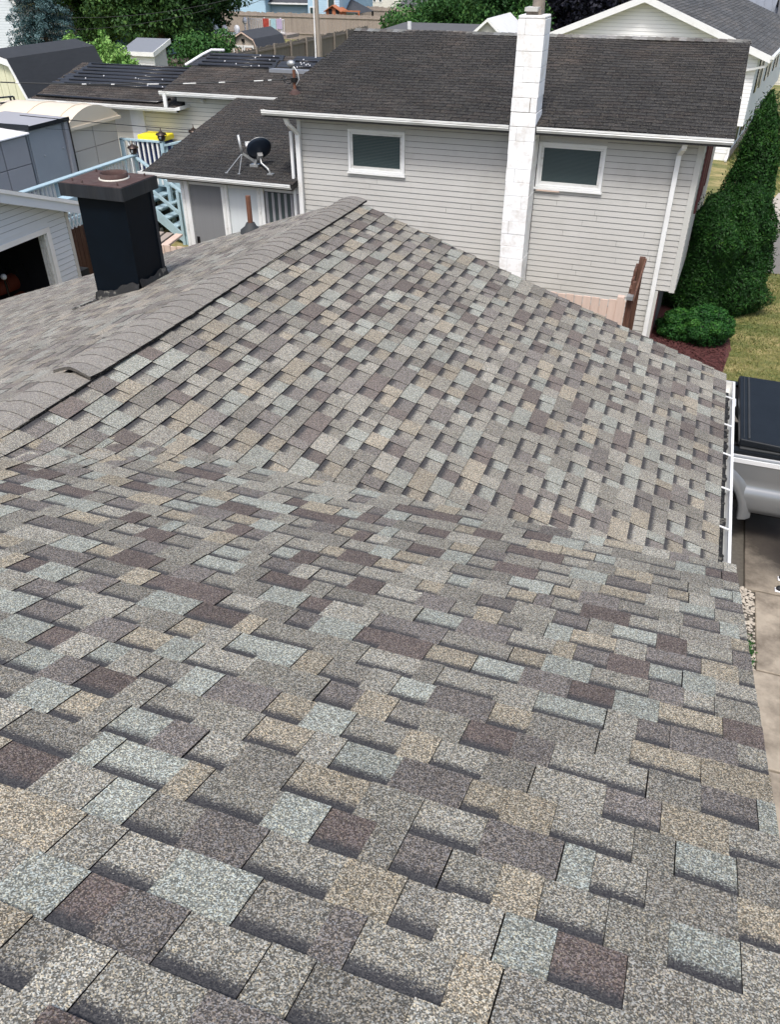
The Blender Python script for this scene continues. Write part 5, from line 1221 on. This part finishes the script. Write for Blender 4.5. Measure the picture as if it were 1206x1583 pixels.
for a_ in (.9, 3.2, 5.5, 8.4):
    MB().box(-.32, a_, .42, -.28, a_ + .32, 1.12).build('shutter', black_gloss, wh, **ML); w_ = MB().box(-.32, a_ + .34, .42, -.295, a_ + 1.0, 1.12).build('window', white_paint, wh, **ML); MB().box(-.294, a_ + .40, .48, -.288, a_ + .94, 1.06).build('pane', blind_m, w_, **ML)
    MB().box(-.32, a_ + 1.04, .42, -.28, a_ + 1.36, 1.12).build('shutter', black_gloss, wh, **ML)
MB().box(-.33, .29, .02, -.27, 13.8, .26).build('foundation', concrete, wh, **ML)
rs = (pk - ze) / hw
for s in (0, 1):
    xa, xb = (-hw, .42) if s == 0 else (-8.42, -hw)
    za, zb = (pk + .06, ze - .42 * rs + .06) if s == 0 else (ze - .42 * rs + .06, pk + .06)
    rf_ = MB().prism([(xa, za - .05), (xb, zb - .05), (xb, zb), (xa, za)], 'y', -.40, 14.4).build('roof', black_cap, wh, **ML)
    MB().prism([(xa, za - .20), (xb, zb - .20), (xb, zb + .012), (xa, za + .012)], 'y', -.44, -.402).build('barge_board', white_paint, wh, **ML)
    MB().prism([(xa, za - .07), (xb, zb - .07), (xb, zb - .052), (xa, za - .052)], 'y', -.40, 0).build('soffit', white_paint, wh, **ML)
    L = math.hypot(hw + .42, (hw + .42) * rs); n_ = 30; V = []; F = []; T = []
    for k in range(n_):
        y_ = -.4 - (k % 2) * .15
        while y_ < 14.4:
            y0 = max(y_, -.4); y1 = min(y_ + .298, 14.4); y_ += .305
            if y1 - y0 < .03: continue
            q0, q1 = k / n_, (k + 1) / n_
            if s == 0: P_ = lambda q, y__, h: (xa + (xb - xa) * q, y__, za + (zb - za) * q + h)
            else: P_ = lambda q, y__, h: (xb + (xa - xb) * q, y__, zb + (za - zb) * q + h)
            b_ = len(V); V += [P_(q0, y0, .002), P_(q0, y1, .002), P_(q1, y1, .012), P_(q1, y0, .012), P_(q1, y1, 0), P_(q1, y0, 0)]
            f = (b_, b_ + 1, b_ + 2, b_ + 3) if s else (b_ + 3, b_ + 2, b_ + 1, b_); F += [f, (b_ + 3, b_ + 2, b_ + 4, b_ + 5)]
            j = random.uniform(.75, 1.25); T += [(.085 * j, .088 * j, .092 * j), EDGE]
    link_mesh('shingles', V, F, OLDSH, rf_, local=True, tones=T, bands=[0] * len(F), specks=[.6] * len(F), uvs=[(0, 1)] * sum(len(f) for f in F), kind='stuff')
MB().box(.42, -.44, ze - .18, .53, 14.3, ze - .09).build('gutter', gutter_white, wh, **ML)
b = MB(); b.bar((.47, -.38, ze - .18), (.30, -.30, ze - .40), .08, .07); b.bar((.30, -.30, ze - .40), (-.55, -.06, ze - .62), .08, .07); b.build('downspout', white_paint, wh, **ML)
b = MB(); b.bar((-.30, .26, zo), (-.30, .24, .18), .08, .07); b.bar((-.30, .24, .18), (-.30, -.10, .06), .08, .07); b.build('downspout', white_paint, wh, **ML)

# ================================================================== FAR BACKGROUND
def simple_house(name, label, cat, c, w, d, h, rh, wall_m, roof_m, ridge='x', wins=(), rz=0.0, ov=.35, board=.15, group=None):
    """c = near-left corner on the ground, w along X, d along Y; real walls, gable roof, windows with panes, siding boards"""
    t = thing(name, label, cat, c, group, rz)
    if ridge == 'x':
        MB().box(0, 0, 0, w, d, h).prism([(0, h), (d, h), (d / 2, h + rh)], 'x', 0, w).build('wall', wall_m, t, **ML)
        sl = rh / (d / 2)
        for s in (0, 1):
            ya, yb = (-ov, d / 2) if s == 0 else (d / 2, d + ov); za, zb = (h - ov * sl, h + rh) if s == 0 else (h + rh, h - ov * sl)
            MB().prism([(ya, za + .02), (yb, zb + .02), (yb, zb + .10), (ya, za + .10)], 'x', -ov, w + ov).build('roof', roof_m, t, **ML)
        MB().box(-ov, -ov - .1, h - ov * sl - .06, w + ov, -ov, h - ov * sl + .06).build('gutter', white_paint, t, **ML)
    else:
        MB().box(0, 0, 0, w, d, h).prism([(0, h), (w, h), (w / 2, h + rh)], 'y', 0, d).build('wall', wall_m, t, **ML)
        sl = rh / (w / 2)
        for s in (0, 1):
            xa, xb = (-ov, w / 2) if s == 0 else (w / 2, w + ov); za, zb = (h - ov * sl, h + rh) if s == 0 else (h + rh, h - ov * sl)
            MB().prism([(xa, za + .02), (xb, zb + .02), (xb, zb + .10), (xa, za + .10)], 'y', -ov, d + ov).build('roof', roof_m, t, **ML)
            MB().prism([(xa, za - .14), (xb, zb - .14), (xb, zb + .11), (xa, za + .11)], 'y', -ov - .04, -ov - .002).build('barge_board', white_paint, t, **ML)
    siding(t, (0, 0, 0), (1, 0, 0), (0, -1, 0), w, .1, h, board, wall_m, joined=True, local=True)
    for (x0, x1, z0, z1) in wins:
        w_ = MB().box(x0, -.05, z0, x1, .0, z1).build('window', white_paint, t, **ML); MB().box(x0 + .07, -.056, z0 + .07, x1 - .07, -.051, z1 - .07).build('pane', win_glass, w_, **ML)
    return t
roof_grey = mat('far_grey_shingle', (.09, .092, .098), .95, var=.2, scale=2, stretch=(1, 1, 6))
roof_char = mat('far_charcoal_shingle', (.05, .055, .065), .95, var=.2, scale=2, stretch=(1, 1, 6))
# small white shed with grey lean-to roof
p = at(200, 100, Y=38)
ws = thing('white_shed', 'small white lean-to shed with grey sloping roof behind the solar roof', 'shed', (p.x, 38, 0))
a1 = at(237, 84, Y=38.0); top_z = a1.z; xl_ = a1.x - 1.6; rise = .46
MB().prism([(38, 0), (39.1, 0), (39.1, top_z + rise * .9), (38, top_z)], 'x', xl_, a1.x).build('wall', pale_sheath, ws)
siding(ws, (xl_, 38, 0), (1, 0, 0), (0, -1, 0), a1.x - xl_, .6, top_z - .02, .13, white_siding, name='siding_board')
MB().box(a1.x - .05, 37.97, 0, a1.x + .01, 38.03, top_z).build('corner_trim', white_paint, ws)
MB().prism([(37.8, top_z + .0), (39.4, top_z + rise), (39.4, top_z + rise + .1), (37.8, top_z + .10)], 'x', xl_ - .2, a1.x + .12).build('roof', far_metal, ws)
MB().prism([(37.78, top_z - .10), (39.4, top_z + rise - .10), (39.4, top_z + rise + .11), (37.78, top_z + .112)], 'x', a1.x + .122, a1.x + .16).build('barge_board', white_paint, ws)
MB().box(xl_ - .2, 37.76, top_z - .08, a1.x + .16, 37.798, top_z + .105).build('fascia', white_paint, ws)
# small gambrel shed
gs2 = thing('gambrel_shed', 'small tan shed with white-framed double doors and dark barn roof', 'shed', (-27.9, 50, 0))
gx0, gx1 = -28.95, -26.85; gc = (gx0 + gx1) / 2
prof = [(gx0, 1.25), (gx0 + .28, 1.86), (gc, 2.26), (gx1 - .28, 1.86), (gx1, 1.25)]
MB().prism([(gx0 + .05, 0), (gx0 + .05, 1.25), (gx0 + .3, 1.8), (gc, 2.2), (gx1 - .3, 1.8), (gx1 - .05, 1.25), (gx1 - .05, 0)], 'y', 50, 53.6).build('wall', mat('tan_shed', (.36, .32, .27), .8), gs2)
for a_, b_ in zip(prof[:-1], prof[1:]):
    MB().prism([a_, b_, (b_[0], b_[1] + .06), (a_[0], a_[1] + .06)], 'y', 49.85, 53.8).build('roof_slope', roof_char, gs2); MB().prism([(a_[0], a_[1] - .06), (b_[0], b_[1] - .06), (b_[0], b_[1] + .02), (a_[0], a_[1] + .02)], 'y', 49.82, 49.849).build('barge_board', tan_wood, gs2)
for x0 in (gc - .72, gc + .02):
    d_ = MB().box(x0, 49.96, .1, x0 + .70, 49.99, 1.55).build('door', tan_wood, gs2)
    MB().box(x0, 49.93, .1, x0 + .09, 49.959, 1.55).box(x0 + .61, 49.93, .1, x0 + .70, 49.959, 1.55).box(x0 + .09, 49.93, 1.44, x0 + .61, 49.959, 1.55).build('door_trim', white_paint, d_)
MB().box(gc - .08, 49.9, 1.74, gc + .1, 49.99, 1.90).build('vent', black_gloss, gs2)
# fences
def board_fence(name, label, p, q, h, material, spacing=.15, posts=2.4, z0=0):
    p = Vector((*p, 0)); q = Vector((*q, 0)); L = (q - p).length; d = (q - p) / L; nrm = Vector((d.y, -d.x, 0)); rr_ = random.Random(int(L * 100))
    t = thing(name, label, 'fence', tuple(p))
    m = MB(); s = 0
    while s < L:
        hh = h + rr_.uniform(-.05, .05); a_ = p + d * s; b_ = p + d * (s + spacing * .9)
        m.hexa([tuple(a_ + Vector((0, 0, z0))), tuple(b_ + Vector((0, 0, z0))), tuple(b_ + nrm * .025 + Vector((0, 0, z0))), tuple(a_ + nrm * .025 + Vector((0, 0, z0))), tuple(a_ + Vector((0, 0, hh))), tuple(b_ + Vector((0, 0, hh))), tuple(b_ + nrm * .025 + Vector((0, 0, hh))), tuple(a_ + nrm * .025 + Vector((0, 0, hh)))]); s += spacing
    m.build('boards', material, t, kind='stuff')
    for z in (h * .25, h * .88): MB().bar(p + nrm * .06 + Vector((0, 0, z)), q + nrm * .06 + Vector((0, 0, z)), .05, .1).build('rail', material, t)
    s = 0
    while posts and s <= L:
        c = p + d * s + nrm * .12; MB().box(c.x - .06, c.y - .06, 0, c.x + .06, c.y + .06, h + .08).build('post', material, t); s += posts
    return t
board_fence('board_fence', 'dark weathered fence with square posts in front of the small tan shed', (-26, 41.0), (-26, 66.0), 1.62, dark_wood, .15, 2.3)
board_fence('board_fence', 'tall pale grey fence behind the utility pole below the playset', (-45, 73.0), (-25.5, 71.8), 1.95, grey_wood, .16, 0)
board_fence('board_fence', 'farthest pale fence right of the dark canopy', (-32.5, 80.0), (-22.5, 79.0), 2.15, grey_wood, .16, 0)
board_fence('board_fence', 'low old fence piece between the white shed and the stepped roofs', (-34.0, 45.4), (-26.4, 46.0), 1.15, dark_wood, .15, 1.6)
# pole
p = at(491, 30, Y=43)
up = thing('utility_pole', 'weathered utility pole with white conduit in front of the grey fence', 'utility pole', (p.x, 43, 0))
MB().tube([(p.x, 43, 0), (p.x - .05, 43, 9)], [.105, .09], 12).build('pole', pole_wood, up); MB().tube([(p.x - .15, 42.9, 0), (p.x - .14, 42.9, 6)], .035, 8).build('conduit', white_plastic, up)
MB().box(p.x - 1.2, 42.9, 8.3, p.x + 1.2, 43.0, 8.42).build('crossarm', pole_wood, up)
cable('overhead_wire', 'thin wire sloping down across the blue house towards the dark trees', (at(360, 15, Y=46), (p.x, 43, 5.6)), .012, .2)
cable('overhead_wire', 'faint wire high across the big dark trees at the top left', (at(100, 27, Y=40), at(380, -8, Y=44)), .010, .3)
cable('overhead_wire', 'faint wire lower across the trunks of the dark trees', (at(60, 46, Y=38), at(330, 12, Y=44)), .010, .3)
# deck railing with towels
tr = thing('pool_railing', 'white pool railing far back above the small tan shed roof', 'railing', (-31, 56, 0))
q0 = at(384, 50, Y=56); q1 = at(440, 52, Y=56); zt = at(410, 29, Y=56).z; zb = q0.z
part('top_rail', white_plastic, tr, box=(q0.x, 56, zt - .05, q1.x, 56.06, zt)); part('bottom_rail', white_plastic, tr, box=(q0.x, 56, zb, q1.x, 56.06, zb + .06))
i = 0; x = q0.x
while x <= q1.x + .01:
    part('post' if i % 9 == 0 else 'baluster', white_plastic, tr, box=(x, 56.01, 0 if i % 9 == 0 else zb, x + (.09 if i % 9 == 0 else .035), 56.05, zt + (.08 if i % 9 == 0 else 0))); x += .135; i += 1
part('platform', grey_wood, tr, box=(q0.x - 1.5, 56.1, zb - .3, q1.x + .1, 58, zb - .1))
for (lab, xa, xb, m_) in (('red patterned towel hanging on the white pool railing', 407, 416, towel_red), ('pale blue towel hanging on the white pool railing', 419, 427, towel_blue), ('lavender towel hanging at the right end of the pool railing', 428, 436, lavender)):
    x0, x1 = at(xa, 40, Y=56).x, at(xb, 40, Y=56).x
    tw = MB(); nseg = 6
    for j in range(nseg):
        xa_, xb_ = x0 + (x1 - x0) * j / nseg, x0 + (x1 - x0) * (j + 1) / nseg; yj = 55.96 - .02 * (j % 2)
        tw.hexa([(xa_, yj, zb + .25), (xb_, 55.95, zb + .25), (xb_, 55.975, zb + .25), (xa_, 55.985, zb + .25), (xa_, yj, zt + .02), (xb_, 55.95, zt + .02), (xb_, 55.975, zt + .02), (xa_, 55.985, zt + .02)])
    o = tw.build('towel', m_); setp(o, label=lab, category='towel', group='towels on the pool railing')
pd = thing('pool_edge', 'white pool deck edge with pale cushions left of the small shed', 'pool deck', (-31, 52, 0))
q0 = at(318, 52, Y=52); q1 = at(368, 54, Y=52); part('edge', white_plastic, pd, box=(q0.x, 52, q0.z - .08, q1.x, 53.5, q0.z)); part('pool_wall', dark_wood, pd, box=(q0.x + .05, 52.1, 0, q1.x - .05, 53.4, q0.z - .082))
for px in (333, 347, 366): 
    c = at(px, 45, Y=52.4); MB().sphere(c, .22, 8, 6, (1, .7, 1.1)).build('cushion', white_plastic, pd, smooth=True)
lp = thing('garden_lamp', 'white garden lamp post at the left end of the pool railing', 'lamp post', tuple(at(378, 60, Y=55)))
c = at(378, 32, Y=55); MB().tube([(c.x, 55, 0), (c.x, 55, c.z)], .05, 8).build('post', white_plastic, lp); MB().sphere(c, .16, 8, 6, (1, 1, 1.4)).build('globe', white_plastic, lp, smooth=True)
# far houses
simple_house('blue_house', 'light blue sided house at the top of the photo, left of the utility pole', 'house', (at(350, 10, Y=76).x, 76, 0), at(410, 10, Y=76).x - at(350, 10, Y=76).x, 8, 3.3, 1.8, sky_siding, roof_char, 'y')
simple_house('blue_garage', 'slate blue attached garage with white gutter right of the light blue gable', 'garage', (at(411, 10, Y=77).x, 77, 0), at(476, 10, Y=77).x - at(411, 10, Y=77).x, 7, 2.55, 1.4, steel_siding, roof_char, 'x')
w0 = at(476, 10, Y=75).x
simple_house('blue_house', 'light blue house front with dark narrow windows behind the utility pole', 'house', (w0, 75, 0), 3.0, 8, 4.6, 1.5, sky_siding, roof_char, 'y', wins=[(.15, .75, .9, 2.3), (1.9, 2.6, 1.3, 3.0)])
c = at(572, 6, Y=92)
simple_house('beige_house', 'beige house with narrow dark windows at the top edge beside the dark canopy', 'house', (at(545, 5, Y=92).x, 92, 0), 8.6, 9, 4.6, 2, cream_siding, roof_grey, 'x', wins=[(2.3, 2.7, 1.9, 3.4), (2.95, 3.35, 1.9, 3.4), (6.3, 6.7, 2.0, 3.4)])
simple_house('grey_roof_house', 'small house with grey roof half hidden behind the green hedge', 'house', (at(622, 20, Y=84).x, 84, 0), 9, 7, 1.9, 1.6, cream_siding, roof_grey, 'x')
simple_house('pale_house', 'pale blue-grey house at the top left corner behind the spruce', 'house', (at(-40, 40, Y=47).x, 47, 0), at(31, 40, Y=47).x - at(-40, 40, Y=47).x, 9, 4.0, 2.2, blue_and_shade_siding, roof_char, 'y', wins=[(4.0, 4.4, 1.5, 2.3), (3.2, 3.5, 1.9, 2.3)])
simple_house('slate_house', 'dark slate house glimpsed between the spruce and the dark trees', 'house', (at(98, 40, Y=58).x, 58, 0), 9, 8, 2.5, 1.6, steel_siding, roof_char, 'x')
# low roof just beyond the beige house ridge
fr_ = thing('low_house', 'low house with grey roof and white vent pipe just beyond the beige house ridge', 'house', (-13, 40, 0))
xl, xr = at(565, 50, Y=40).x, at(748, 50, Y=40).x
MB().box(xl + .4, 40.4, 0, xr, 46, 3.0).build('wall', cream_siding, fr_)
MB().add([(xl, 40, 3.12), (xr + .4, 40, 3.12), (xr + .4, 43, 3.45), (xl + .9, 43, 3.45), (xl, 40, 3.0), (xr + .4, 40, 3.0), (xr + .4, 43, 3.3), (xl + .9, 43, 3.3)], [(0, 1, 2, 3), (4, 7, 6, 5), (0, 4, 5, 1), (1, 5, 6, 2), (2, 6, 7, 3), (3, 7, 4, 0)]).build('roof', roof_grey, fr_)
MB().add([(xl + .9, 43.01, 3.45), (xr + .4, 43.01, 3.45), (xr + .4, 46.2, 3.0), (xl, 46.2, 3.0)], [(0, 1, 2, 3)]).build('rear_roof', roof_grey, fr_)
c = at(633, 50, Y=41); MB().tube([(c.x, 41, 3.1), (c.x, 41, at(633, 33, Y=41).z)], .10, 12).build('vent_pipe', lnb_grey, fr_)
c = at(755, 28, Y=38)
wg = thing('white_dormer', 'small white-trimmed gable peeking over the beige house ridge left of the block chimney', 'gable', (c.x, 38, 0))
MB().prism([(c.x - 1.0, 3.0), (c.x, c.z - .1), (c.x + 1.0, 3.0), (c.x + 1.0, 0), (c.x - 1.0, 0)], 'y', 38.1, 42).build('wall', corner_grey, wg)
for s in (-1, 1): MB().prism(sorted([(c.x, c.z - .12), (c.x, c.z), (c.x + s * 1.25, c.z - 1.02), (c.x + s * 1.25, c.z - 1.16)], key=lambda q: math.atan2(q[1] - (c.z - .55), q[0] - (c.x + s * .6))), 'y', 37.9, 42.1).build('roof_slope', white_paint, wg)
# canopy and playset
cp = thing('garden_canopy', 'dark square garden canopy with black curtains behind the grey fence', 'canopy', (-31, 78, 0))
ca = at(508, 10, Y=77); cb_ = at(563, 10, Y=77); zt = ca.z - .1; cm = (ca.x + cb_.x) / 2
MB().add([(ca.x, 76, zt - .3), (cb_.x, 76, zt - .3), (cb_.x, 79.4, zt - .3), (ca.x, 79.4, zt - .3), (cm, 77.7, zt + .75)], [(0, 1, 4), (1, 2, 4), (2, 3, 4), (3, 0, 4), (3, 2, 1, 0)]).build('roof', roof_char, cp)
for x in (ca.x + .1, cb_.x - .1):
    for y in (76.1, 79.3): MB().box(x - .07, y - .07, 0, x + .07, y + .07, zt - .3).build('post', black_gloss, cp)
MB().box(cb_.x - .5, 76.15, .3, cb_.x - .2, 76.25, zt - .35).build('curtain', dark, cp); MB().box(ca.x + 1.3, 79.1, .3, ca.x + 2.0, 79.2, zt - .35).build('curtain', dark, cp)
ps = thing('playset', 'orange cedar playset with a little peaked house in front of the dark canopy', 'playset', (-31, 74.5, 0))
pa = at(504, 30, Y=74.4); pb = at(527, 30, Y=74.4); z2 = at(515, 17, Y=74.4).z; z3 = at(515, 9, Y=74.4).z; pm = (pa.x + pb.x) / 2
MB().box(pa.x, 74.4, 1.3, pb.x, 75.6, z2).build('cabin', orange_wood, ps)
for s in (-1, 1): MB().prism([(pm, z3), (pm, z3 + .06), (pm + s * (pb.x - pa.x) * .58, z2 - .02), (pm + s * (pb.x - pa.x) * .58, z2 - .08)], 'y', 74.2, 75.8).build('roof', orange_wood, ps)
MB().prism([(pa.x, z2), (pb.x, z2), (pm, z3)], 'y', 74.42, 74.5).build('gable', orange_wood, ps)
for dx in (.3, .95): MB().box(pa.x + dx, 74.37, 1.75, pa.x + dx + .3, 74.399, 2.2).build('window', dark, ps)
for x in (pa.x + .05, pb.x - .1): MB().box(x, 74.4, 0, x + .1, 74.5, 1.3).build('leg', orange_wood, ps)
MB().box(pb.x, 74.6, 1.6, pb.x + 1.4, 74.7, 1.75).box(pb.x, 74.6, 2.0, pb.x + 1.7, 74.7, 2.1).build('swing_beam', orange_wood, ps); MB().bar((pb.x + 1.6, 74.6, 2.0), (pb.x + 1.9, 74.6, 0), .1, .1).build('leg', orange_wood, ps)
# metal roofed building and cream house at far right
mb_ = thing('metal_roof_building', 'building with ribbed grey metal roof and white fascia at the top right corner', 'building', (5, 62, 0))
e0 = at(1085, 24, Y=60); zr_ = e0.z
MB().box(e0.x + .3, 60.5, 0, e0.x + 18, 70, zr_ - .3).build('wall', steel_siding, mb_); MB().box(e0.x, 59.9, zr_ - .35, e0.x + 18.4, 60.0, zr_ + .0).build('fascia', white_paint, mb_)
MB().add([(e0.x - 6.5, 60, zr_ + .02), (e0.x + 18.5, 60, zr_ + .02), (e0.x + 18.5, 66, zr_ + 1.9), (e0.x - 6.5, 66, zr_ + 1.9)], [(0, 1, 2, 3)]).build('roof', far_metal, mb_)
for i in range(55): MB().bar((e0.x - 6.4 + i * .45, 60, zr_ + .05), (e0.x - 6.4 + i * .45, 66, zr_ + 1.93), .05, .06).build('roof_rib', far_metal, mb_)
c = at(1190, 110, Y=56)
simple_house('cream_cottage', 'cream sided house end with grey roof at the right edge beyond the white house', 'house', (c.x + .1, 56, 0), 10, 7, 2.9, 1.4, cream_siding, roof_grey, 'x')
# trees
def px_tree(label, px, py, Y, R, h, material, seed, name='tree', cat='tree', group=None, **kw):
    c = at(px, py, Y=Y); return tree(name, label, cat, (c.x, Y, 0), h, R, material, seed=seed, group=group, **kw)
TG = 'big dark trees at the top left'
px_tree('large dark leafy tree, the middle and fullest of the top left group', 245, 40, 50, 4.6, 10.5, L_dark, 31, group=TG, n=150, br=1.0, per=520, leaf=.10, low=.06, trunk_r=.3)
px_tree('dark tree behind the light green maple, leftmost of the big group', 165, 40, 53, 3.9, 10.5, L_dark, 32, group=TG, n=120, br=1.0, per=480, leaf=.10, low=.08, trunk_r=.3)
px_tree('dark tree reaching over the pool deck, rightmost of the big group', 318, 40, 54, 3.2, 10, L_dark, 33, group=TG, n=90, br=.9, per=480, leaf=.10, low=.08, trunk_r=.25)
px_tree('low spreading green tree between the white shed and the small tan shed', 318, 75, 47, 2.1, 2.5, L_mid, 34, n=50, br=.6, per=600, leaf=.08, low=.05)
px_tree('dark tree mass filling the gap behind the white shed', 205, 60, 56, 4.2, 9, L_dark, 39, group=TG, n=90, br=1.0, per=420, leaf=.11, low=.05)
def plume_tree(label, px0, px1, Y, seed):
    a_ = at(px0, 80, Y=Y); b_ = at(px1, 80, Y=Y); t = thing('young_maple', label, 'tree', ((a_.x + b_.x) / 2, Y, 0)); r = random.Random(seed); bl = []
    st_ = MB()
    for (px, pt, pb_) in ((108, 52, 108), (120, 62, 108), (98, 62, 90), (138, 70, 110), (160, 50, 108), (168, 66, 110), (150, 64, 110), (186, 72, 110), (196, 84, 112), (206, 96, 112), (178, 84, 112), (128, 84, 112), (190, 98, 114), (212, 100, 113)):
        tp_ = at(px, pt, Y=Y + r.uniform(-.6, .6)); bt = at(px + (155 - px) * .3, pb_, Y=Y)
        n = 9
        for i in range(n):
            q = i / (n - 1); c = bt.lerp(tp_, q); s = .36 * (1 - q * .55)
            bl.append(((c.x + r.uniform(-.08, .08), c.y + r.uniform(-.1, .1), c.z), (s, s, s * .8)))
        st_.tube([bt, tp_], [.03, .008], 5)
    P, N, T = blob_points(bl, 1500, seed); T = np.clip(T + .22, 0, 1)
    leaves('crown', P, N, .06, L_light, t, T, seed=seed); st_.tube([((a_.x + b_.x) / 2, Y, 0), at(155, 105, Y=Y)], [.09, .06], 8); st_.build('trunk', bark, t)
plume_tree('young light green maple with upright shoots between barn and white shed', 95, 215, 30, 41)
# blue spruce: whorls of drooping boughs
def spruce(label, px, Y, R, h, seed):
    c = at(px, 40, Y=Y); t = thing('blue_spruce', label, 'tree', (c.x, Y, 0)); r = np.random.default_rng(seed); P = []; N = []; T = []
    for i in range(260):
        z = r.uniform(.04, .97); a_ = r.uniform(0, 6.28); L = R * (1 - z) ** .75 * r.uniform(.8, 1.1); n = int(190 * (L / R + .25))
        q = r.uniform(0, 1, n) ** .7; wd = .26 * (1 - q * .5)
        x = L * q; lat = r.normal(0, 1, n) * wd * .8; dz = -.22 * L * q ** 1.5 + .12 * q + r.normal(0, .06, n)
        P.append(np.column_stack([c.x + x * math.cos(a_) - lat * math.sin(a_), Y + x * math.sin(a_) + lat * math.cos(a_), z * h + dz]))
        N.append(np.tile([math.cos(a_) * .5, math.sin(a_) * .5, .8], (n, 1))); T.append(np.clip(.25 + .45 * q + r.normal(0, .16, n) + r.normal(0, .1), 0, 1))
    leaves('crown', np.concatenate(P), np.concatenate(N), .06, L_spruce, t, np.concatenate(T), aspect=.35, seed=seed)
    MB().tube([(c.x, Y, 0), (c.x, Y, h * .95)], [.16, .02], 8).build('trunk', bark, t)
spruce('blue spruce with silvery boughs behind the black barn roof', 66, 36, 2.35, 8.5, 51)
TR = 'green trees behind the beige house ridge'
px_tree('dense dark green hedge-like tree above the grey low roof', 655, 28, 52, 2.3, 3.9, L_mid, 61, group=TR, n=60, br=.7, per=600, leaf=.085, low=.02)
px_tree('rounded green tree between the hedge and the block chimney', 712, 20, 50, 2.4, 5.6, L_mid, 62, group=TR, n=80, br=.7, per=560, leaf=.085, low=.05)
px_tree('taller leafy green tree directly left of the block chimney top', 772, 20, 47, 2.7, 7.5, L_mid, 63, group=TR, n=100, br=.75, per=560, leaf=.085, low=.1)
px_tree('very dark purple-leaved tree right of the block chimney top', 905, 20, 52, 3.9, 9, L_purple, 64, n=120, br=.9, per=520, leaf=.10, low=.05, name='purple_tree')
px_tree('leafy green shrub at the foot of the utility pole', 484, 80, 40.5, .85, 1.9, L_mid, 65, name='shrub', cat='shrub', n=36, br=.3, per=1400, leaf=.06, low=.02, trunk_r=.05)
# distant tree line so the land does not end in bare lawn
rr = np.random.default_rng(77); bl = []
for i in range(170):
    x = -150 + i * 1.35 + rr.uniform(-1, 1); y = 125 + rr.uniform(-6, 10) + abs(x + 30) * .1; s = rr.uniform(1.8, 3.4); bl.append(((x, y, s * 1.0), (s, s, s * 1.2)))
P, N, T = blob_points(bl, 55, 9); leaves('distant_wood', P, N, .55, L_dark, None, T, kind='stuff')
